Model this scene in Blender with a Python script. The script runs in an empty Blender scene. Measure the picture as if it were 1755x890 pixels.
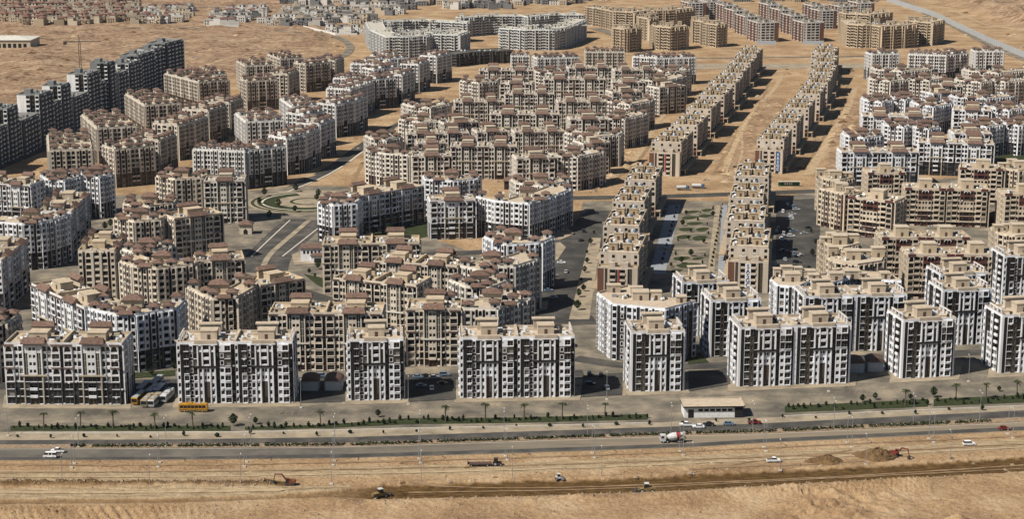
import bpy, bmesh, math, random
import numpy as np
from mathutils import Vector
R = math.radians
SC = bpy.context.scene
COL = SC.collection
random.seed(7)

# ------------------------------------------------------------------ camera
F, CH, HZ = 3100.0, 218.0, -270.0           # focal length in photo pixels, camera height, horizon row
PITCH = math.atan((445 - HZ) / F)
cd = bpy.data.cameras.new('camera'); cam = bpy.data.objects.new('camera', cd); COL.objects.link(cam)
cd.sensor_width = 36.0; cd.lens = F / 1755 * 36.0; cd.clip_start = 1; cd.clip_end = 30000
cam.location = (0, 0, CH); cam.rotation_euler = (R(90) - PITCH, 0, 0)
SC.camera = cam

# ------------------------------------------------------------------ sky, sun, exposure
SUN_EL = R(49)
sd = Vector((-0.87 * math.cos(SUN_EL), -0.50 * math.cos(SUN_EL), math.sin(SUN_EL))).normalized()
w = bpy.data.worlds.new('World'); SC.world = w; w.use_nodes = True
nt = w.node_tree; nt.nodes.clear()
sky = nt.nodes.new('ShaderNodeTexSky'); sky.sky_type = 'NISHITA'; sky.sun_disc = False
sky.sun_elevation = SUN_EL; sky.sun_rotation = math.atan2(sd.x, sd.y); sky.altitude = 300; sky.dust_density = 0.4; sky.air_density = 0.9
bg = nt.nodes.new('ShaderNodeBackground'); bg.inputs[1].default_value = 0.05
wo = nt.nodes.new('ShaderNodeOutputWorld')
nt.links.new(sky.outputs[0], bg.inputs[0]); nt.links.new(bg.outputs[0], wo.inputs[0])
sl = bpy.data.lights.new('sun', 'SUN'); sl.energy = 5.0; sl.angle = R(0.53); sl.color = (1.0, 0.945, 0.86)
so = bpy.data.objects.new('sun', sl); COL.objects.link(so)
so.rotation_euler = sd.to_track_quat('Z', 'Y').to_euler(); so.location = (-300, 300, 500)
SC.view_settings.view_transform = 'Standard'; SC.view_settings.look = 'None'
SC.view_settings.gamma = 1; SC.view_settings.use_curve_mapping = False
SC.view_settings.exposure = 0.28
SC.render.engine = 'CYCLES'
SC.cycles.max_bounces = 5; SC.cycles.diffuse_bounces = 1; SC.cycles.glossy_bounces = 2
SC.cycles.volume_bounces = 0

# ------------------------------------------------------------------ helpers
CT, ST = math.cos(PITCH), math.sin(PITCH)
def at(px, py, z=0.0):
    """world point at height z that the photograph shows at pixel (px, py)"""
    u = (px - 877.5) / F; v = (445 - py) / F
    d = (u, CT + v * ST, -ST + v * CT)
    t = (z - CH) / d[2]
    return Vector((d[0] * t, d[1] * t, z))

ORD = ['first', 'second', 'third', 'fourth', 'fifth', 'sixth', 'seventh', 'eighth', 'ninth', 'tenth', 'eleventh', 'twelfth',
       'thirteenth', 'fourteenth', 'fifteenth', 'sixteenth', 'seventeenth', 'eighteenth', 'nineteenth', 'twentieth']
def ordn(i, n):
    if n == 1: return 'alone'
    if i == 0: return 'leftmost'
    if i == n - 1: return 'rightmost'
    return ORD[i] + ' from left'

class MB:
    def __init__(s): s.v = []; s.f = []; s.m = []; s.mats = []
    def mi(s, mat):
        if mat not in s.mats: s.mats.append(mat)
        return s.mats.index(mat)
    def poly(s, pts, mat):
        n = len(s.v); s.v.extend(tuple(p) for p in pts); s.f.append(tuple(range(n, n + len(pts)))); s.m.append(s.mi(mat))
    def box(s, x0, y0, z0, x1, y1, z1, mat, top=None, bottom=False):
        s.poly([(x0,y0,z0),(x1,y0,z0),(x1,y0,z1),(x0,y0,z1)], mat)
        s.poly([(x1,y0,z0),(x1,y1,z0),(x1,y1,z1),(x1,y0,z1)], mat)
        s.poly([(x1,y1,z0),(x0,y1,z0),(x0,y1,z1),(x1,y1,z1)], mat)
        s.poly([(x0,y1,z0),(x0,y0,z0),(x0,y0,z1),(x0,y1,z1)], mat)
        s.poly([(x0,y0,z1),(x1,y0,z1),(x1,y1,z1),(x0,y1,z1)], top or mat)
        if bottom: s.poly([(x0,y1,z0),(x1,y1,z0),(x1,y0,z0),(x0,y0,z0)], mat)
    def hip(s, x0, y0, x1, y1, z, h, mat, ridge=0.0, eave=0.35):
        s.box(x0, y0, z, x1, y1, z + eave, mat, bottom=True)
        cx, cy = (x0+x1)/2, (y0+y1)/2; z += eave
        if x1 - x0 >= y1 - y0: a, b = (cx-ridge, cy, z+h), (cx+ridge, cy, z+h)
        else: a, b = (cx, cy-ridge, z+h), (cx, cy+ridge, z+h)
        c = [(x0,y0,z),(x1,y0,z),(x1,y1,z),(x0,y1,z)]
        if x1 - x0 >= y1 - y0:
            s.poly([c[0], c[1], b, a], mat); s.poly([c[1], c[2], b], mat); s.poly([c[2], c[3], a, b], mat); s.poly([c[3], c[0], a], mat)
        else:
            s.poly([c[0], c[1], a], mat); s.poly([c[1], c[2], b, a], mat); s.poly([c[2], c[3], b], mat); s.poly([c[3], c[0], a, b], mat)
    def cyl(s, x, y, z0, z1, r0, r1, mat, n=8, cap=True):
        for i in range(n):
            a, b = 2*math.pi*i/n, 2*math.pi*(i+1)/n
            s.poly([(x+r0*math.cos(a),y+r0*math.sin(a),z0),(x+r0*math.cos(b),y+r0*math.sin(b),z0),
                    (x+r1*math.cos(b),y+r1*math.sin(b),z1),(x+r1*math.cos(a),y+r1*math.sin(a),z1)], mat)
        if cap: s.poly([(x+r1*math.cos(2*math.pi*i/n),y+r1*math.sin(2*math.pi*i/n),z1) for i in range(n)], mat)
    def tube(s, a, b, r0, r1, mat, n=6):
        a, b = Vector(a), Vector(b); d = (b-a).normalized()
        u = d.orthogonal().normalized(); v = d.cross(u)
        ra = [a + (u*math.cos(2*math.pi*i/n) + v*math.sin(2*math.pi*i/n))*r0 for i in range(n)]
        rb = [b + (u*math.cos(2*math.pi*i/n) + v*math.sin(2*math.pi*i/n))*r1 for i in range(n)]
        for i in range(n): s.poly([ra[i], ra[(i+1)%n], rb[(i+1)%n], rb[i]], mat)
        s.poly(rb, mat); s.poly(ra[::-1], mat)
    def extr(s, prof, y0, y1, mat, inset=0.0):
        """extrude an x-z profile (counter-clockwise seen from -y) between y0 and y1"""
        n = len(prof)
        s.poly([(x, y0, z) for x, z in prof], mat); s.poly([(x, y1, z) for x, z in prof][::-1], mat)
        for i in range(n):
            (xa, za), (xb, zb) = prof[i], prof[(i+1) % n]
            s.poly([(xb,y0,zb),(xa,y0,za),(xa,y1,za),(xb,y1,zb)], mat)
    def mesh(s, name):
        me = bpy.data.meshes.new(name); me.from_pydata(s.v, [], s.f)
        for m in s.mats: me.materials.append(MAT[m] if isinstance(m, str) else m)
        me.polygons.foreach_set('material_index', s.m); me.update()
        return me

def tag(o, label=None, cat=None, group=None, kind=None):
    if label: o['label'] = label
    if cat: o['category'] = cat
    if group: o['group'] = group
    if kind: o['kind'] = kind
    return o
def obj(name, me, parent=None, loc=None):
    o = bpy.data.objects.new(name, me); COL.objects.link(o)
    if parent is not None: o.parent = parent
    if loc is not None: o.location = loc
    return o
def empty(name, loc, rz=0.0):
    o = bpy.data.objects.new(name, None); COL.objects.link(o); o.location = loc; o.rotation_euler = (0, 0, rz); o.empty_display_size = 1
    return o

# ------------------------------------------------------------------ materials
MAT = {}
def noise_mat(name, c1, c2, scale=0.3, rough=0.9, detail=6, bump=0.0, bscale=2.0, streak=False, spec=0.2, c3=None, metallic=0.0, random_tint=0.0):
    m = bpy.data.materials.new(name); m.use_nodes = True; t = m.node_tree; b = t.nodes['Principled BSDF']
    b.inputs['Roughness'].default_value = rough; b.inputs['Specular IOR Level'].default_value = spec; b.inputs['Metallic'].default_value = metallic
    tc = t.nodes.new('ShaderNodeTexCoord'); mp = t.nodes.new('ShaderNodeMapping')
    geo = t.nodes.new('ShaderNodeNewGeometry')
    t.links.new(geo.outputs['Position'], mp.inputs[0])
    if streak: mp.inputs['Scale'].default_value = (1, 1, 0.12)
    n = t.nodes.new('ShaderNodeTexNoise'); n.inputs['Scale'].default_value = scale; n.inputs['Detail'].default_value = detail
    n.inputs['Roughness'].default_value = 0.62
    t.links.new(mp.outputs[0], n.inputs[0])
    r = t.nodes.new('ShaderNodeValToRGB'); r.color_ramp.elements[0].position = 0.32; r.color_ramp.elements[1].position = 0.68
    r.color_ramp.elements[0].color = (*c1, 1); r.color_ramp.elements[1].color = (*c2, 1)
    if c3: e = r.color_ramp.elements.new(0.5); e.color = (*c3, 1)
    t.links.new(n.outputs[0], r.inputs[0])
    out = r.outputs[0]
    if random_tint:
        oi = t.nodes.new('ShaderNodeObjectInfo'); mr = t.nodes.new('ShaderNodeMapRange'); mr.inputs[3].default_value = 1 - random_tint; mr.inputs[4].default_value = 1 + random_tint
        hs = t.nodes.new('ShaderNodeHueSaturation'); t.links.new(oi.outputs['Random'], mr.inputs[0]); t.links.new(mr.outputs[0], hs.inputs['Value']); t.links.new(out, hs.inputs['Color']); out = hs.outputs[0]
    t.links.new(out, b.inputs['Base Color'])
    if bump:
        n2 = t.nodes.new('ShaderNodeTexNoise'); n2.inputs['Scale'].default_value = bscale; n2.inputs['Detail'].default_value = 5
        t.links.new(geo.outputs['Position'], n2.inputs[0])
        bp = t.nodes.new('ShaderNodeBump'); bp.inputs['Strength'].default_value = bump; bp.inputs['Distance'].default_value = 0.6
        t.links.new(n2.outputs[0], bp.inputs['Height']); t.links.new(bp.outputs[0], b.inputs['Normal'])
    MAT[name] = m; return m
def paint(name, c, var=0.24, rough=0.8, spec=0.25, scale=0.45):
    noise_mat(name, (c[0]*(1-var*.9), c[1]*(1-var), c[2]*(1-var*1.1)), tuple(min(x*(1+var*0.3), 0.9) for x in c), scale, rough, 7, streak=True, spec=spec, random_tint=.07)

PAL = {
 'modern': dict(L=(.77,.78,.80), D=(.018,.017,.016), A=(.070,.056,.043), R=(.13,.08,.055), P=(.50,.42,.32), roof=(.53,.43,.315)),
 'white':  dict(L=(.73,.735,.745), D=(.030,.030,.031), A=(.46,.40,.30), R=(.075,.05,.045), P=(.50,.42,.31), roof=(.52,.42,.30)),
 'beige':  dict(L=(.64,.565,.46), D=(.045,.028,.022), A=(.72,.68,.60), R=(.065,.032,.026), P=(.52,.42,.29), roof=(.53,.42,.295)),
 'cream':  dict(L=(.67,.625,.55), D=(.042,.029,.025), A=(.50,.41,.29), R=(.075,.040,.034), P=(.50,.43,.33), roof=(.50,.41,.30)),
 'hipwhite': dict(L=(.66,.645,.615), D=(.030,.030,.031), A=(.55,.5,.43), R=(.07,.055,.05), P=(.56,.50,.41), roof=(.50,.42,.32)),
 'hipbeige': dict(L=(.57,.51,.425), D=(.115,.09,.068), A=(.50,.41,.28), R=(.08,.05,.038), P=(.52,.44,.33), roof=(.48,.40,.30)),
 'box':    dict(L=(.54,.465,.375), D=(.075,.052,.040), A=(.15,.070,.045), R=(.30,.05,.04), P=(.40,.31,.20), roof=(.55,.46,.355)),
 'red':    dict(L=(.58,.49,.375), D=(.05,.032,.025), A=(.74,.71,.64), R=(.11,.042,.034), P=(.50,.41,.29), roof=(.54,.45,.34)),
 'tower':  dict(L=(.20,.21,.21), D=(.030,.033,.035), A=(.74,.74,.72), R=(.07,.075,.075), P=(.33,.33,.31), roof=(.22,.21,.19)),  # dark wall tones put the shade of the long fronts into the paint
 'grey':   dict(L=(.60,.61,.59), D=(.09,.095,.095), A=(.42,.43,.42), R=(.15,.15,.15), P=(.58,.56,.49), roof=(.52,.48,.40)),
 'tan':    dict(L=(.53,.43,.305), D=(.15,.105,.065), A=(.40,.3,.18), R=(.12,.075,.045), P=(.48,.39,.275), roof=(.47,.38,.27)),
 'brick':  dict(L=(.60,.58,.54), D=(.15,.075,.052), A=(.17,.085,.06), R=(.17,.085,.06), P=(.36,.32,.26), roof=(.34,.31,.26)),
 'ruin':   dict(L=(.09,.085,.08), D=(.04,.04,.04), A=(.07,.07,.07), R=(.06,.055,.05), P=(.12,.11,.10), roof=(.13,.12,.10)),
}
for p, d in PAL.items():
    for k, c in d.items():
        if k == 'roof': noise_mat(p+'_roof', tuple(x*0.72 for x in c), c, 0.5, 0.95, 8, bump=0.25, bscale=1.5)
        else: paint(p+'_'+k, c)
def glass(name, c, rough=0.12):
    m = bpy.data.materials.new(name); m.use_nodes = True; b = m.node_tree.nodes['Principled BSDF']
    b.inputs['Base Color'].default_value = (*c, 1); b.inputs['Roughness'].default_value = rough; b.inputs['Specular IOR Level'].default_value = 0.5
    MAT[name] = m
glass('glass_dark', (.010,.011,.012)); glass('glass_mid', (.035,.036,.038)); glass('glass_curtain', (.22,.20,.17), 0.4); glass('glass_green', (.055,.06,.045), .2)
def tile_mat():
    m = noise_mat('tile', (.105,.064,.048), (.20,.130,.098), 0.9, 0.85, 6, bump=0.5, bscale=4, random_tint=0.18)
tile_mat()
noise_mat('asphalt', (.034,.033,.031), (.095,.086,.073), 0.07, 0.92, 10, bump=.1, bscale=3, c3=(.055,.052,.046))
noise_mat('asphalt_pale', (.078,.069,.056), (.30,.245,.172), 0.07, 0.95, 12, bump=.1, bscale=3, c3=(.165,.142,.108))
noise_mat('asphalt_dark', (.040,.038,.036), (.125,.11,.088), 0.09, 0.9, 11, c3=(.068,.063,.056))
noise_mat('pavement', (.19,.155,.11), (.38,.31,.215), 0.12, 0.95, 9)
noise_mat('kerb', (.44,.39,.32), (.60,.54,.45), 0.6, 0.9, 5)
noise_mat('grass', (.016,.024,.008), (.050,.060,.022), 0.9, 0.95, 8, bump=.6, bscale=3)
noise_mat('leaf', (.010,.018,.007), (.034,.052,.018), 1.2, 0.8, 4, random_tint=.25)
noise_mat('palm_leaf', (.022,.03,.014), (.07,.075,.035), 1.5, 0.8, 4)
noise_mat('trunk', (.07,.05,.035), (.16,.12,.085), 3, 0.95, 4)
noise_mat('soil', (.085,.052,.024), (.19,.115,.052), 0.5, 0.95, 8, bump=.6, bscale=1.5)
noise_mat('rock', (.17,.115,.07), (.36,.27,.18), 0.8, 0.95, 6, bump=.5, bscale=3)
noise_mat('steel', (.20,.20,.20), (.34,.34,.33), 2, 0.5, 3, spec=.5)
noise_mat('plaza_blue', (.20,.215,.235), (.30,.31,.32), 0.4, 0.9, 6)
noise_mat('water_tank', (.55,.57,.58), (.72,.74,.75), 0.7, 0.6, 4)
def flat(name, c, rough=.45, spec=.5, var=.12):
    noise_mat(name, tuple(x*(1-var) for x in c), tuple(min(1, x*(1+var)) for x in c), 1.2, rough, 4, spec=spec)
flat('car_white', (.78,.78,.77), .3); flat('car_dark', (.025,.027,.03), .25); flat('car_blue', (.16,.22,.30), .3); flat('car_red', (.20,.025,.02), .3)
flat('car_silver', (.42,.43,.44), .3); flat('tyre', (.02,.02,.02), .9, .2); flat('rim', (.35,.35,.35), .5); flat('machine_dark', (.04,.035,.03), .7)
flat('machine_orange', (.17,.062,.026), .8, .2, .35); flat('machine_yellow', (.20,.14,.06), .8, .2, .35); flat('machine_red', (.16,.035,.025), .8, .2, .35); flat('bus_yellow', (.40,.20,.02), .5, .4, .3)
flat('bus_grey', (.34,.36,.37), .5); flat('bus_white', (.50,.50,.48), .5, .4, .2); flat('bus_blue', (.06,.13,.22), .4); flat('bus_tan', (.30,.24,.16), .6); flat('lamp_head', (.6,.6,.58), .4)
flat('sign_blue', (.02,.03,.12), .6); flat('sign_white', (.70,.69,.66), .6); flat('sign_green', (.01,.09,.045), .6); flat('sign_red', (.30,.03,.03), .6); flat('sign_panel_blue', (.05,.12,.28), .6)
flat('canopy_grey', (.33,.35,.36), .7); flat('brown_sheet', (.085,.05,.038), .8); flat('black', (.012,.012,.012), .6); flat('door_brown', (.07,.04,.025), .6)
flat('villa_white', (.62,.59,.53), .85, .2); flat('villa_cream', (.50,.42,.31), .85, .2); flat('villa_tan', (.36,.28,.19), .85, .2); flat('villa_grey', (.17,.17,.165), .85, .2)
flat('villa_roof', (.20,.165,.13), .9, .2, .25); flat('villa_tile', (.19,.10,.075), .9, .2, .25)

# ------------------------------------------------------------------ ground sheet
def hsh(ix, iy, s): 
    h = (ix * 374761393 + iy * 668265263 + s * 982451653) & 0xffffffff
    h = ((h ^ (h >> 13)) * 1274126177) & 0xffffffff
    return ((h ^ (h >> 16)) & 0xffff) / 65535.0
def vn(x, y, s=0):
    ix = np.floor(x).astype(np.int64); iy = np.floor(y).astype(np.int64); fx = x - ix; fy = y - iy
    fx = fx*fx*(3-2*fx); fy = fy*fy*(3-2*fy)
    a = hsh(ix, iy, s); b = hsh(ix+1, iy, s); c = hsh(ix, iy+1, s); d = hsh(ix+1, iy+1, s)
    return (a*(1-fx)+b*fx)*(1-fy) + (c*(1-fx)+d*fx)*fy
def fbm(x, y, o=4, s=0):
    t = 0; a = .5
    for i in range(o): t = t + a*vn(x*2**i, y*2**i, s+i); a *= .5
    return t
def curve(pts):
    w_ = [at(*p) for p in pts]; xs = [p.x for p in w_]; ys = [p.y for p in w_]
    return lambda X: np.interp(X, xs, ys)
def sm(x, a, b):
    t = np.clip((x-a)/(b-a), 0, 1); return t*t*(3-2*t)

road_bot = [(-160,790),(0,790),(300,789),(600,786),(880,778),(1180,768),(1315,760),(1755,739),(1900,731)]
tr_top = [(-160,857),(0,857),(300,855),(560,845),(650,834),(880,826),(1100,821),(1180,815),(1400,806),(1755,785),(1900,776)]
tr_bot = [(-160,865),(0,864),(300,861),(560,852),(650,856),(880,851),(1000,847),(1180,841),(1400,829),(1600,818),(1755,808),(1900,800)]
trk_t = [(-160,806),(300,806),(880,794),(1315,775),(1755,752),(1900,744)]
trk_b = [(-160,824),(300,824),(880,812),(1315,794),(1755,771),(1900,763)]
pal_t = [(-160,838),(0,838),(460,834),(620,831)]
c_rb, c_tt, c_tb, c_kt, c_kb = curve(road_bot), curve(tr_top), curve(tr_bot), curve(trk_t), curve(trk_b)
def ground_h(X, Y):
    h = np.zeros_like(X)
    d_r = c_rb(X) - Y                                   # metres south of the highway's edge
    fg = sm(d_r, 1.0, 8.0)
    tt, tb = c_tt(X), c_tb(X)
    wob = (fbm(X*.12, Y*.12, 3, 5) - .45) * 5
    intr = sm(tt + wob*.25 - Y, -.5, .7) * sm(Y - (tb + wob*.3), -.7, .5)
    left = 1 - sm(X, at(520,850).x, at(640,850).x)
    h -= intr * .75
    # heap of broken earth north of the trench at the left
    bl = at(490, 832).x
    yb = curve([(-160,832),(0,832),(300,833),(490,830),(1900,830)])(X)
    lump = fbm(X*.35, Y*.5, 4, 11)
    h += fg * (X < bl) * np.exp(-((Y-yb)/2.3)**2) * (0.4 + 2.6*lump) * sm(bl - X, 0, 8)
    # ridge along the north lip and the south lip of the trench
    h += fg * (X > bl) * np.exp(-((Y-tt-2.0)/1.6)**2) * 1.5 * fbm(X*.3, Y*.3, 3, 21)
    h += fg * (X > at(560,850).x) * np.exp(-((Y-tb+4.5)/3.2)**2) * 1.3 * fbm(X*.22, Y*.22, 4, 31)
    # rough spoil in the near foreground
    so_ = sm(tb - Y, 1.0, 9.0)
    rid = np.abs(fbm(X*.10+Y*.05, Y*.12, 4, 41) - .47)
    patch = sm(fbm(X*.02+3, Y*.03, 3, 51), .40, .56)
    h += so_ * (patch * (rid*16 + 1.6*np.abs(np.sin((X*.8+Y*.5)*.75 + 7*vn(X*.08, Y*.08, 2)))*fbm(X*.3,Y*.3,2,9)) + .6*fbm(X*.25, Y*.25, 4, 61))
    h += so_ * sm(tb - Y, 10, 40) * 2.0 * (fbm(X*.03, Y*.05, 3, 71) - .35)
    gl = np.abs(np.sin((X + 9*fbm(X*.05, Y*.05, 3, 141) + .35*Y) * 1.15))
    band = np.exp(-((Y - tb + 9)/5.5)**2) * sm(fbm(X*.018+9, Y*.02, 2, 151), .34, .5) * (X > at(560,850).x)
    low = so_ * sm(at(420,870).x - X, 0, 20) * sm(tb - Y, 4, 10)
    h += np.maximum(band, low) * gl * (1.6 + 2.6*fbm(X*.2, Y*.2, 3, 161))
    # small relief everywhere in the foreground
    h += fg * .35 * (fbm(X*.4, Y*.5, 4, 81) - .45)
    # the desert plots beyond the town
    a = at(0,280); b2 = at(330,150); c2 = at(440,75); 
    left_des = sm(np.interp(Y, [a.y-40, a.y, b2.y, c2.y, 2600], [a.x-30, a.x-25, b2.x-30, b2.x-20, b2.x-20]) - X, 20, 60) * sm(Y, 1250, 1350)
    mid_des = sm(Y, 1680, 1760) * sm(at(600,95).x - X, 0, 60)
    right_des = sm(X - np.interp(Y, [1600, 2500, 4000], [at(1755,100).x+35, at(1560,5).x+40, at(1560,5).x+300]), 0, 40) * sm(Y, 1600, 1700)
    des = np.clip(left_des + mid_des + right_des, 0, 1)
    h += des * (9.0*np.abs(fbm(X*.022, Y*.016, 4, 91) - .45) + 3.2*sm(fbm(X*.05, Y*.035, 4, 95), .45, .7)*fbm(X*.12, Y*.08, 2, 97) + 1.4*fbm(X*.15, Y*.1, 2, 98) - .9)
    m = at(62,112); h += 9*np.exp(-(((X-m.x)/34)**2 + ((Y-m.y)/50)**2)) * (.6+.8*fbm(X*.06, Y*.06, 3, 99))
    la, lb = at(1061,432,22), at(1278,92,22); ra, rb2 = at(1284,422,22), at(1410,89,22)
    lx = np.interp(Y, [la.y, lb.y], [la.x, lb.x]); rx = np.interp(Y, [ra.y, rb2.y], [ra.x, rb2.x])
    yc = at(1200,318).y; yard = sm(Y, yc, yc+20) * sm(1590 - Y, 0, 30) * sm(X - lx, 20, 26) * np.clip(sm(rx - X, 20, 26) + sm(X - rx, 20, 26)*sm(rx + 62 - X, 0, 10), 0, 1)
    h += yard * (5.0*np.abs(fbm(X*.06, Y*.06, 4, 191) - .45) + 1.8*sm(fbm(X*.11, Y*.09, 3, 195), .52, .75))
    des = np.clip(des + .75*yard, 0, 1)
    xl_ = np.interp(Y, [1600, 2500, 4000], [at(1755,100).x+35, at(1560,5).x+40, at(1560,5).x+300])
    h += 11*np.exp(-((X - xl_ - 55 + 14*fbm(X*.01, Y*.02, 2, 171))/13)**2) * sm(Y, 1620, 1700) * (.35+.9*fbm(X*.05, Y*.04, 4, 173))
    h += right_des * 9 * sm(fbm(X*.01, Y*.008, 3, 77), .3, .7)
    return h, d_r, tt, tb, des, intr
def build_ground():
    xf = np.concatenate([np.arange(-760, -235, 5.5), np.arange(-235, 285, 1.1), np.arange(285, 900, 5.5)]); xl = -760 - np.cumsum(np.geomspace(7, 1200, 22)); xr = 900 + np.cumsum(np.geomspace(7, 1200, 22))
    xs = np.concatenate([xl[::-1], xf, xr])
    ys = np.concatenate([np.array([-3000,-1000,0,300,420,490,520]), np.arange(540, 690, .85), np.arange(690, 900, 8), np.arange(900, 1200, 12), np.arange(1200, 2620, 6.5), np.arange(2625, 2700, 12), 2700+np.cumsum(np.geomspace(20, 1500, 25))])
    X, Y = np.meshgrid(xs, ys)
    h, d_r, tt, tb, des, intr = ground_h(X, Y)
    nx, ny = len(xs), len(ys)
    co = np.stack([X, Y, h], -1).reshape(-1, 3)
    i = (np.arange(ny-1)[:, None]*nx + np.arange(nx-1)[None, :]).reshape(-1)
    faces = np.stack([i, i+1, i+nx+1, i+nx], -1)
    me = bpy.data.meshes.new('ground')
    me.vertices.add(len(co)); me.vertices.foreach_set('co', co.ravel().astype(np.float32))
    me.loops.add(faces.size); me.loops.foreach_set('vertex_index', faces.ravel().astype(np.int32))
    me.polygons.add(len(faces)); me.polygons.foreach_set('loop_start', (np.arange(len(faces))*4).astype(np.int32))
    me.polygons.foreach_set('loop_total', np.full(len(faces), 4, np.int32))
    me.update(calc_edges=True); me.validate()
    me.polygons.foreach_set('use_smooth', np.ones(len(faces), bool))
    # what the ground is made of: damp brown soil in the cutting, driven pale track, red desert earth
    rightw = sm(X, at(590,850).x, at(650,850).x)
    soil = np.clip(sm(intr, .15, .55) * (0.5 + 0.5*rightw) * (.85 + .6*fbm(X*.02, Y*.45, 3, 201)), 0, 1)
    yb = curve([(-160,832),(0,832),(490,830),(1900,830)])(X)
    soil = np.maximum(soil, .9*(X < at(500,832).x)*sm(np.exp(-((Y-yb)/2.6)**2), .2, .7))
    soil = np.maximum(soil, sm(fbm(X*.02, Y*.05, 3, 131), .53, .68)*.5*sm(c_kb(X)-Y, 0, 6)*sm(X, at(1150,800).x, at(1250,800).x)*(Y > tt))
    track = sm(c_kt(X)-Y, -.5, 1.5)*sm(Y-c_kb(X), -.5, 1.5)
    pale = curve(pal_t)(X)
    track = np.maximum(track, sm(pale - Y, 0, 1)*sm(Y - tt, 0, 1)*(X < at(600,840).x))
    for nm, arr in (('soil', soil), ('track', track), ('desert', des)):
        at_ = me.attributes.new(nm, 'FLOAT', 'POINT'); at_.data.foreach_set('value', arr.ravel().astype(np.float32))
    m = bpy.data.materials.new('sand'); m.use_nodes = True; t = m.node_tree; b = t.nodes['Principled BSDF']
    b.inputs['Roughness'].default_value = .95; b.inputs['Specular IOR Level'].default_value = .1
    geo = t.nodes.new('ShaderNodeNewGeometry')
    def nz(scale, det=8, sy=1.0):
        mp = t.nodes.new('ShaderNodeMapping'); mp.inputs['Scale'].default_value = (1, sy, 1); t.links.new(geo.outputs['Position'], mp.inputs[0])
        n = t.nodes.new('ShaderNodeTexNoise'); n.inputs['Scale'].default_value = scale; n.inputs['Detail'].default_value = det; n.inputs['Roughness'].default_value = .65
        t.links.new(mp.outputs[0], n.inputs[0]); return n.outputs[0]
    def ramp(src, *els):
        r = t.nodes.new('ShaderNodeValToRGB'); r.color_ramp.elements[0].position = els[0][0]; r.color_ramp.elements[0].color = (*els[0][1], 1)
        r.color_ramp.elements[1].position = els[-1][0]; r.color_ramp.elements[1].color = (*els[-1][1], 1)
        for p, c in els[1:-1]: e = r.color_ramp.elements.new(p); e.color = (*c, 1)
        t.links.new(src, r.inputs[0]); return r.outputs[0]
    def mix(f, a, b_):
        x = t.nodes.new('ShaderNodeMix'); x.data_type = 'RGBA'; t.links.new(f, x.inputs[0]); t.links.new(a, x.inputs[6]); t.links.new(b_, x.inputs[7]); return x.outputs[2]
    def attr(n):
        a = t.nodes.new('ShaderNodeAttribute'); a.attribute_name = n; return a.outputs['Fac']
    base = ramp(nz(.035, 9), (.36, (.20,.115,.058)), (.5, (.35,.225,.118)), (.64, (.49,.355,.215)))
    fine = ramp(nz(.8, 6), (.36, (.20,.12,.062)), (.64, (.50,.36,.215)))
    c = t.nodes.new('ShaderNodeMix'); c.data_type = 'RGBA'; c.inputs[0].default_value = .4; t.links.new(base, c.inputs[6]); t.links.new(fine, c.inputs[7]); c = c.outputs[2]
    soilc = ramp(nz(.25, 8, 3), (.34, (.050,.028,.010)), (.66, (.155,.090,.034)))
    trackc = ramp(nz(.10, 8, 8), (.34, (.22,.155,.088)), (.66, (.48,.37,.23)))
    d1 = ramp(nz(.02, 12, 1.6), (.38, (.12,.07,.04)), (.5, (.28,.18,.108)), (.62, (.43,.31,.20))); d2 = ramp(nz(.16, 10, 1.3), (.40, (.10,.058,.034)), (.5, (.28,.18,.108)), (.60, (.46,.335,.215)))
    dm = t.nodes.new('ShaderNodeMix'); dm.data_type = 'RGBA'; dm.inputs[0].default_value = .5; t.links.new(d1, dm.inputs[6]); t.links.new(d2, dm.inputs[7]); desc = dm.outputs[2]
    c = mix(attr('desert'), c, desc); c = mix(attr('track'), c, trackc); c = mix(attr('soil'), c, soilc)
    t.links.new(c, b.inputs['Base Color'])
    bp = t.nodes.new('ShaderNodeBump'); bp.inputs['Strength'].default_value = .9; bp.inputs['Distance'].default_value = 1.6
    t.links.new(nz(.35, 10), bp.inputs['Height']); t.links.new(bp.outputs[0], b.inputs['Normal'])
    MAT['sand'] = m; me.materials.append(m)
    return tag(obj('ground', me), 'bare sandy ground under and around the town', kind='structure')
build_ground()

# ------------------------------------------------------------------ roads, pavements, lawns
NSH = [0]
def sheet(name, pts, z, mat, kind='structure', label=None, thick=0.0):
    NSH[0] += 1; z += .0023*NSH[0]
    """flat sheet over ground points given as world (x, y); thick > 0 gives it a kerb height"""
    bm = bmesh.new(); vs = [bm.verts.new((p[0], p[1], z + thick)) for p in pts]; f = bm.faces.new(vs)
    bmesh.ops.recalc_face_normals(bm, faces=bm.faces)
    f.normal_update()
    if f.normal.z < 0: f.normal_flip()
    if thick > 0:
        n = len(vs); lo = [bm.verts.new((p[0], p[1], 0.0)) for p in pts]
        for i in range(n): bm.faces.new([vs[i], vs[(i+1)%n], lo[(i+1)%n], lo[i]])
        bmesh.ops.recalc_face_normals(bm, faces=bm.faces)
    bmesh.ops.triangulate(bm, faces=[x for x in bm.faces if len(x.verts) > 4])
    me = bpy.data.meshes.new(name); bm.to_mesh(me); bm.free(); me.materials.append(MAT[mat])
    o = obj(name, me); tag(o, label, kind=kind); return o
def px2(pts): return [(at(*p).x, at(*p).y) for p in pts]
def strip(name, top, bot, z, mat, **k): return sheet(name, px2(bot) + px2(top)[::-1], z, mat, **k)
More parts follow.
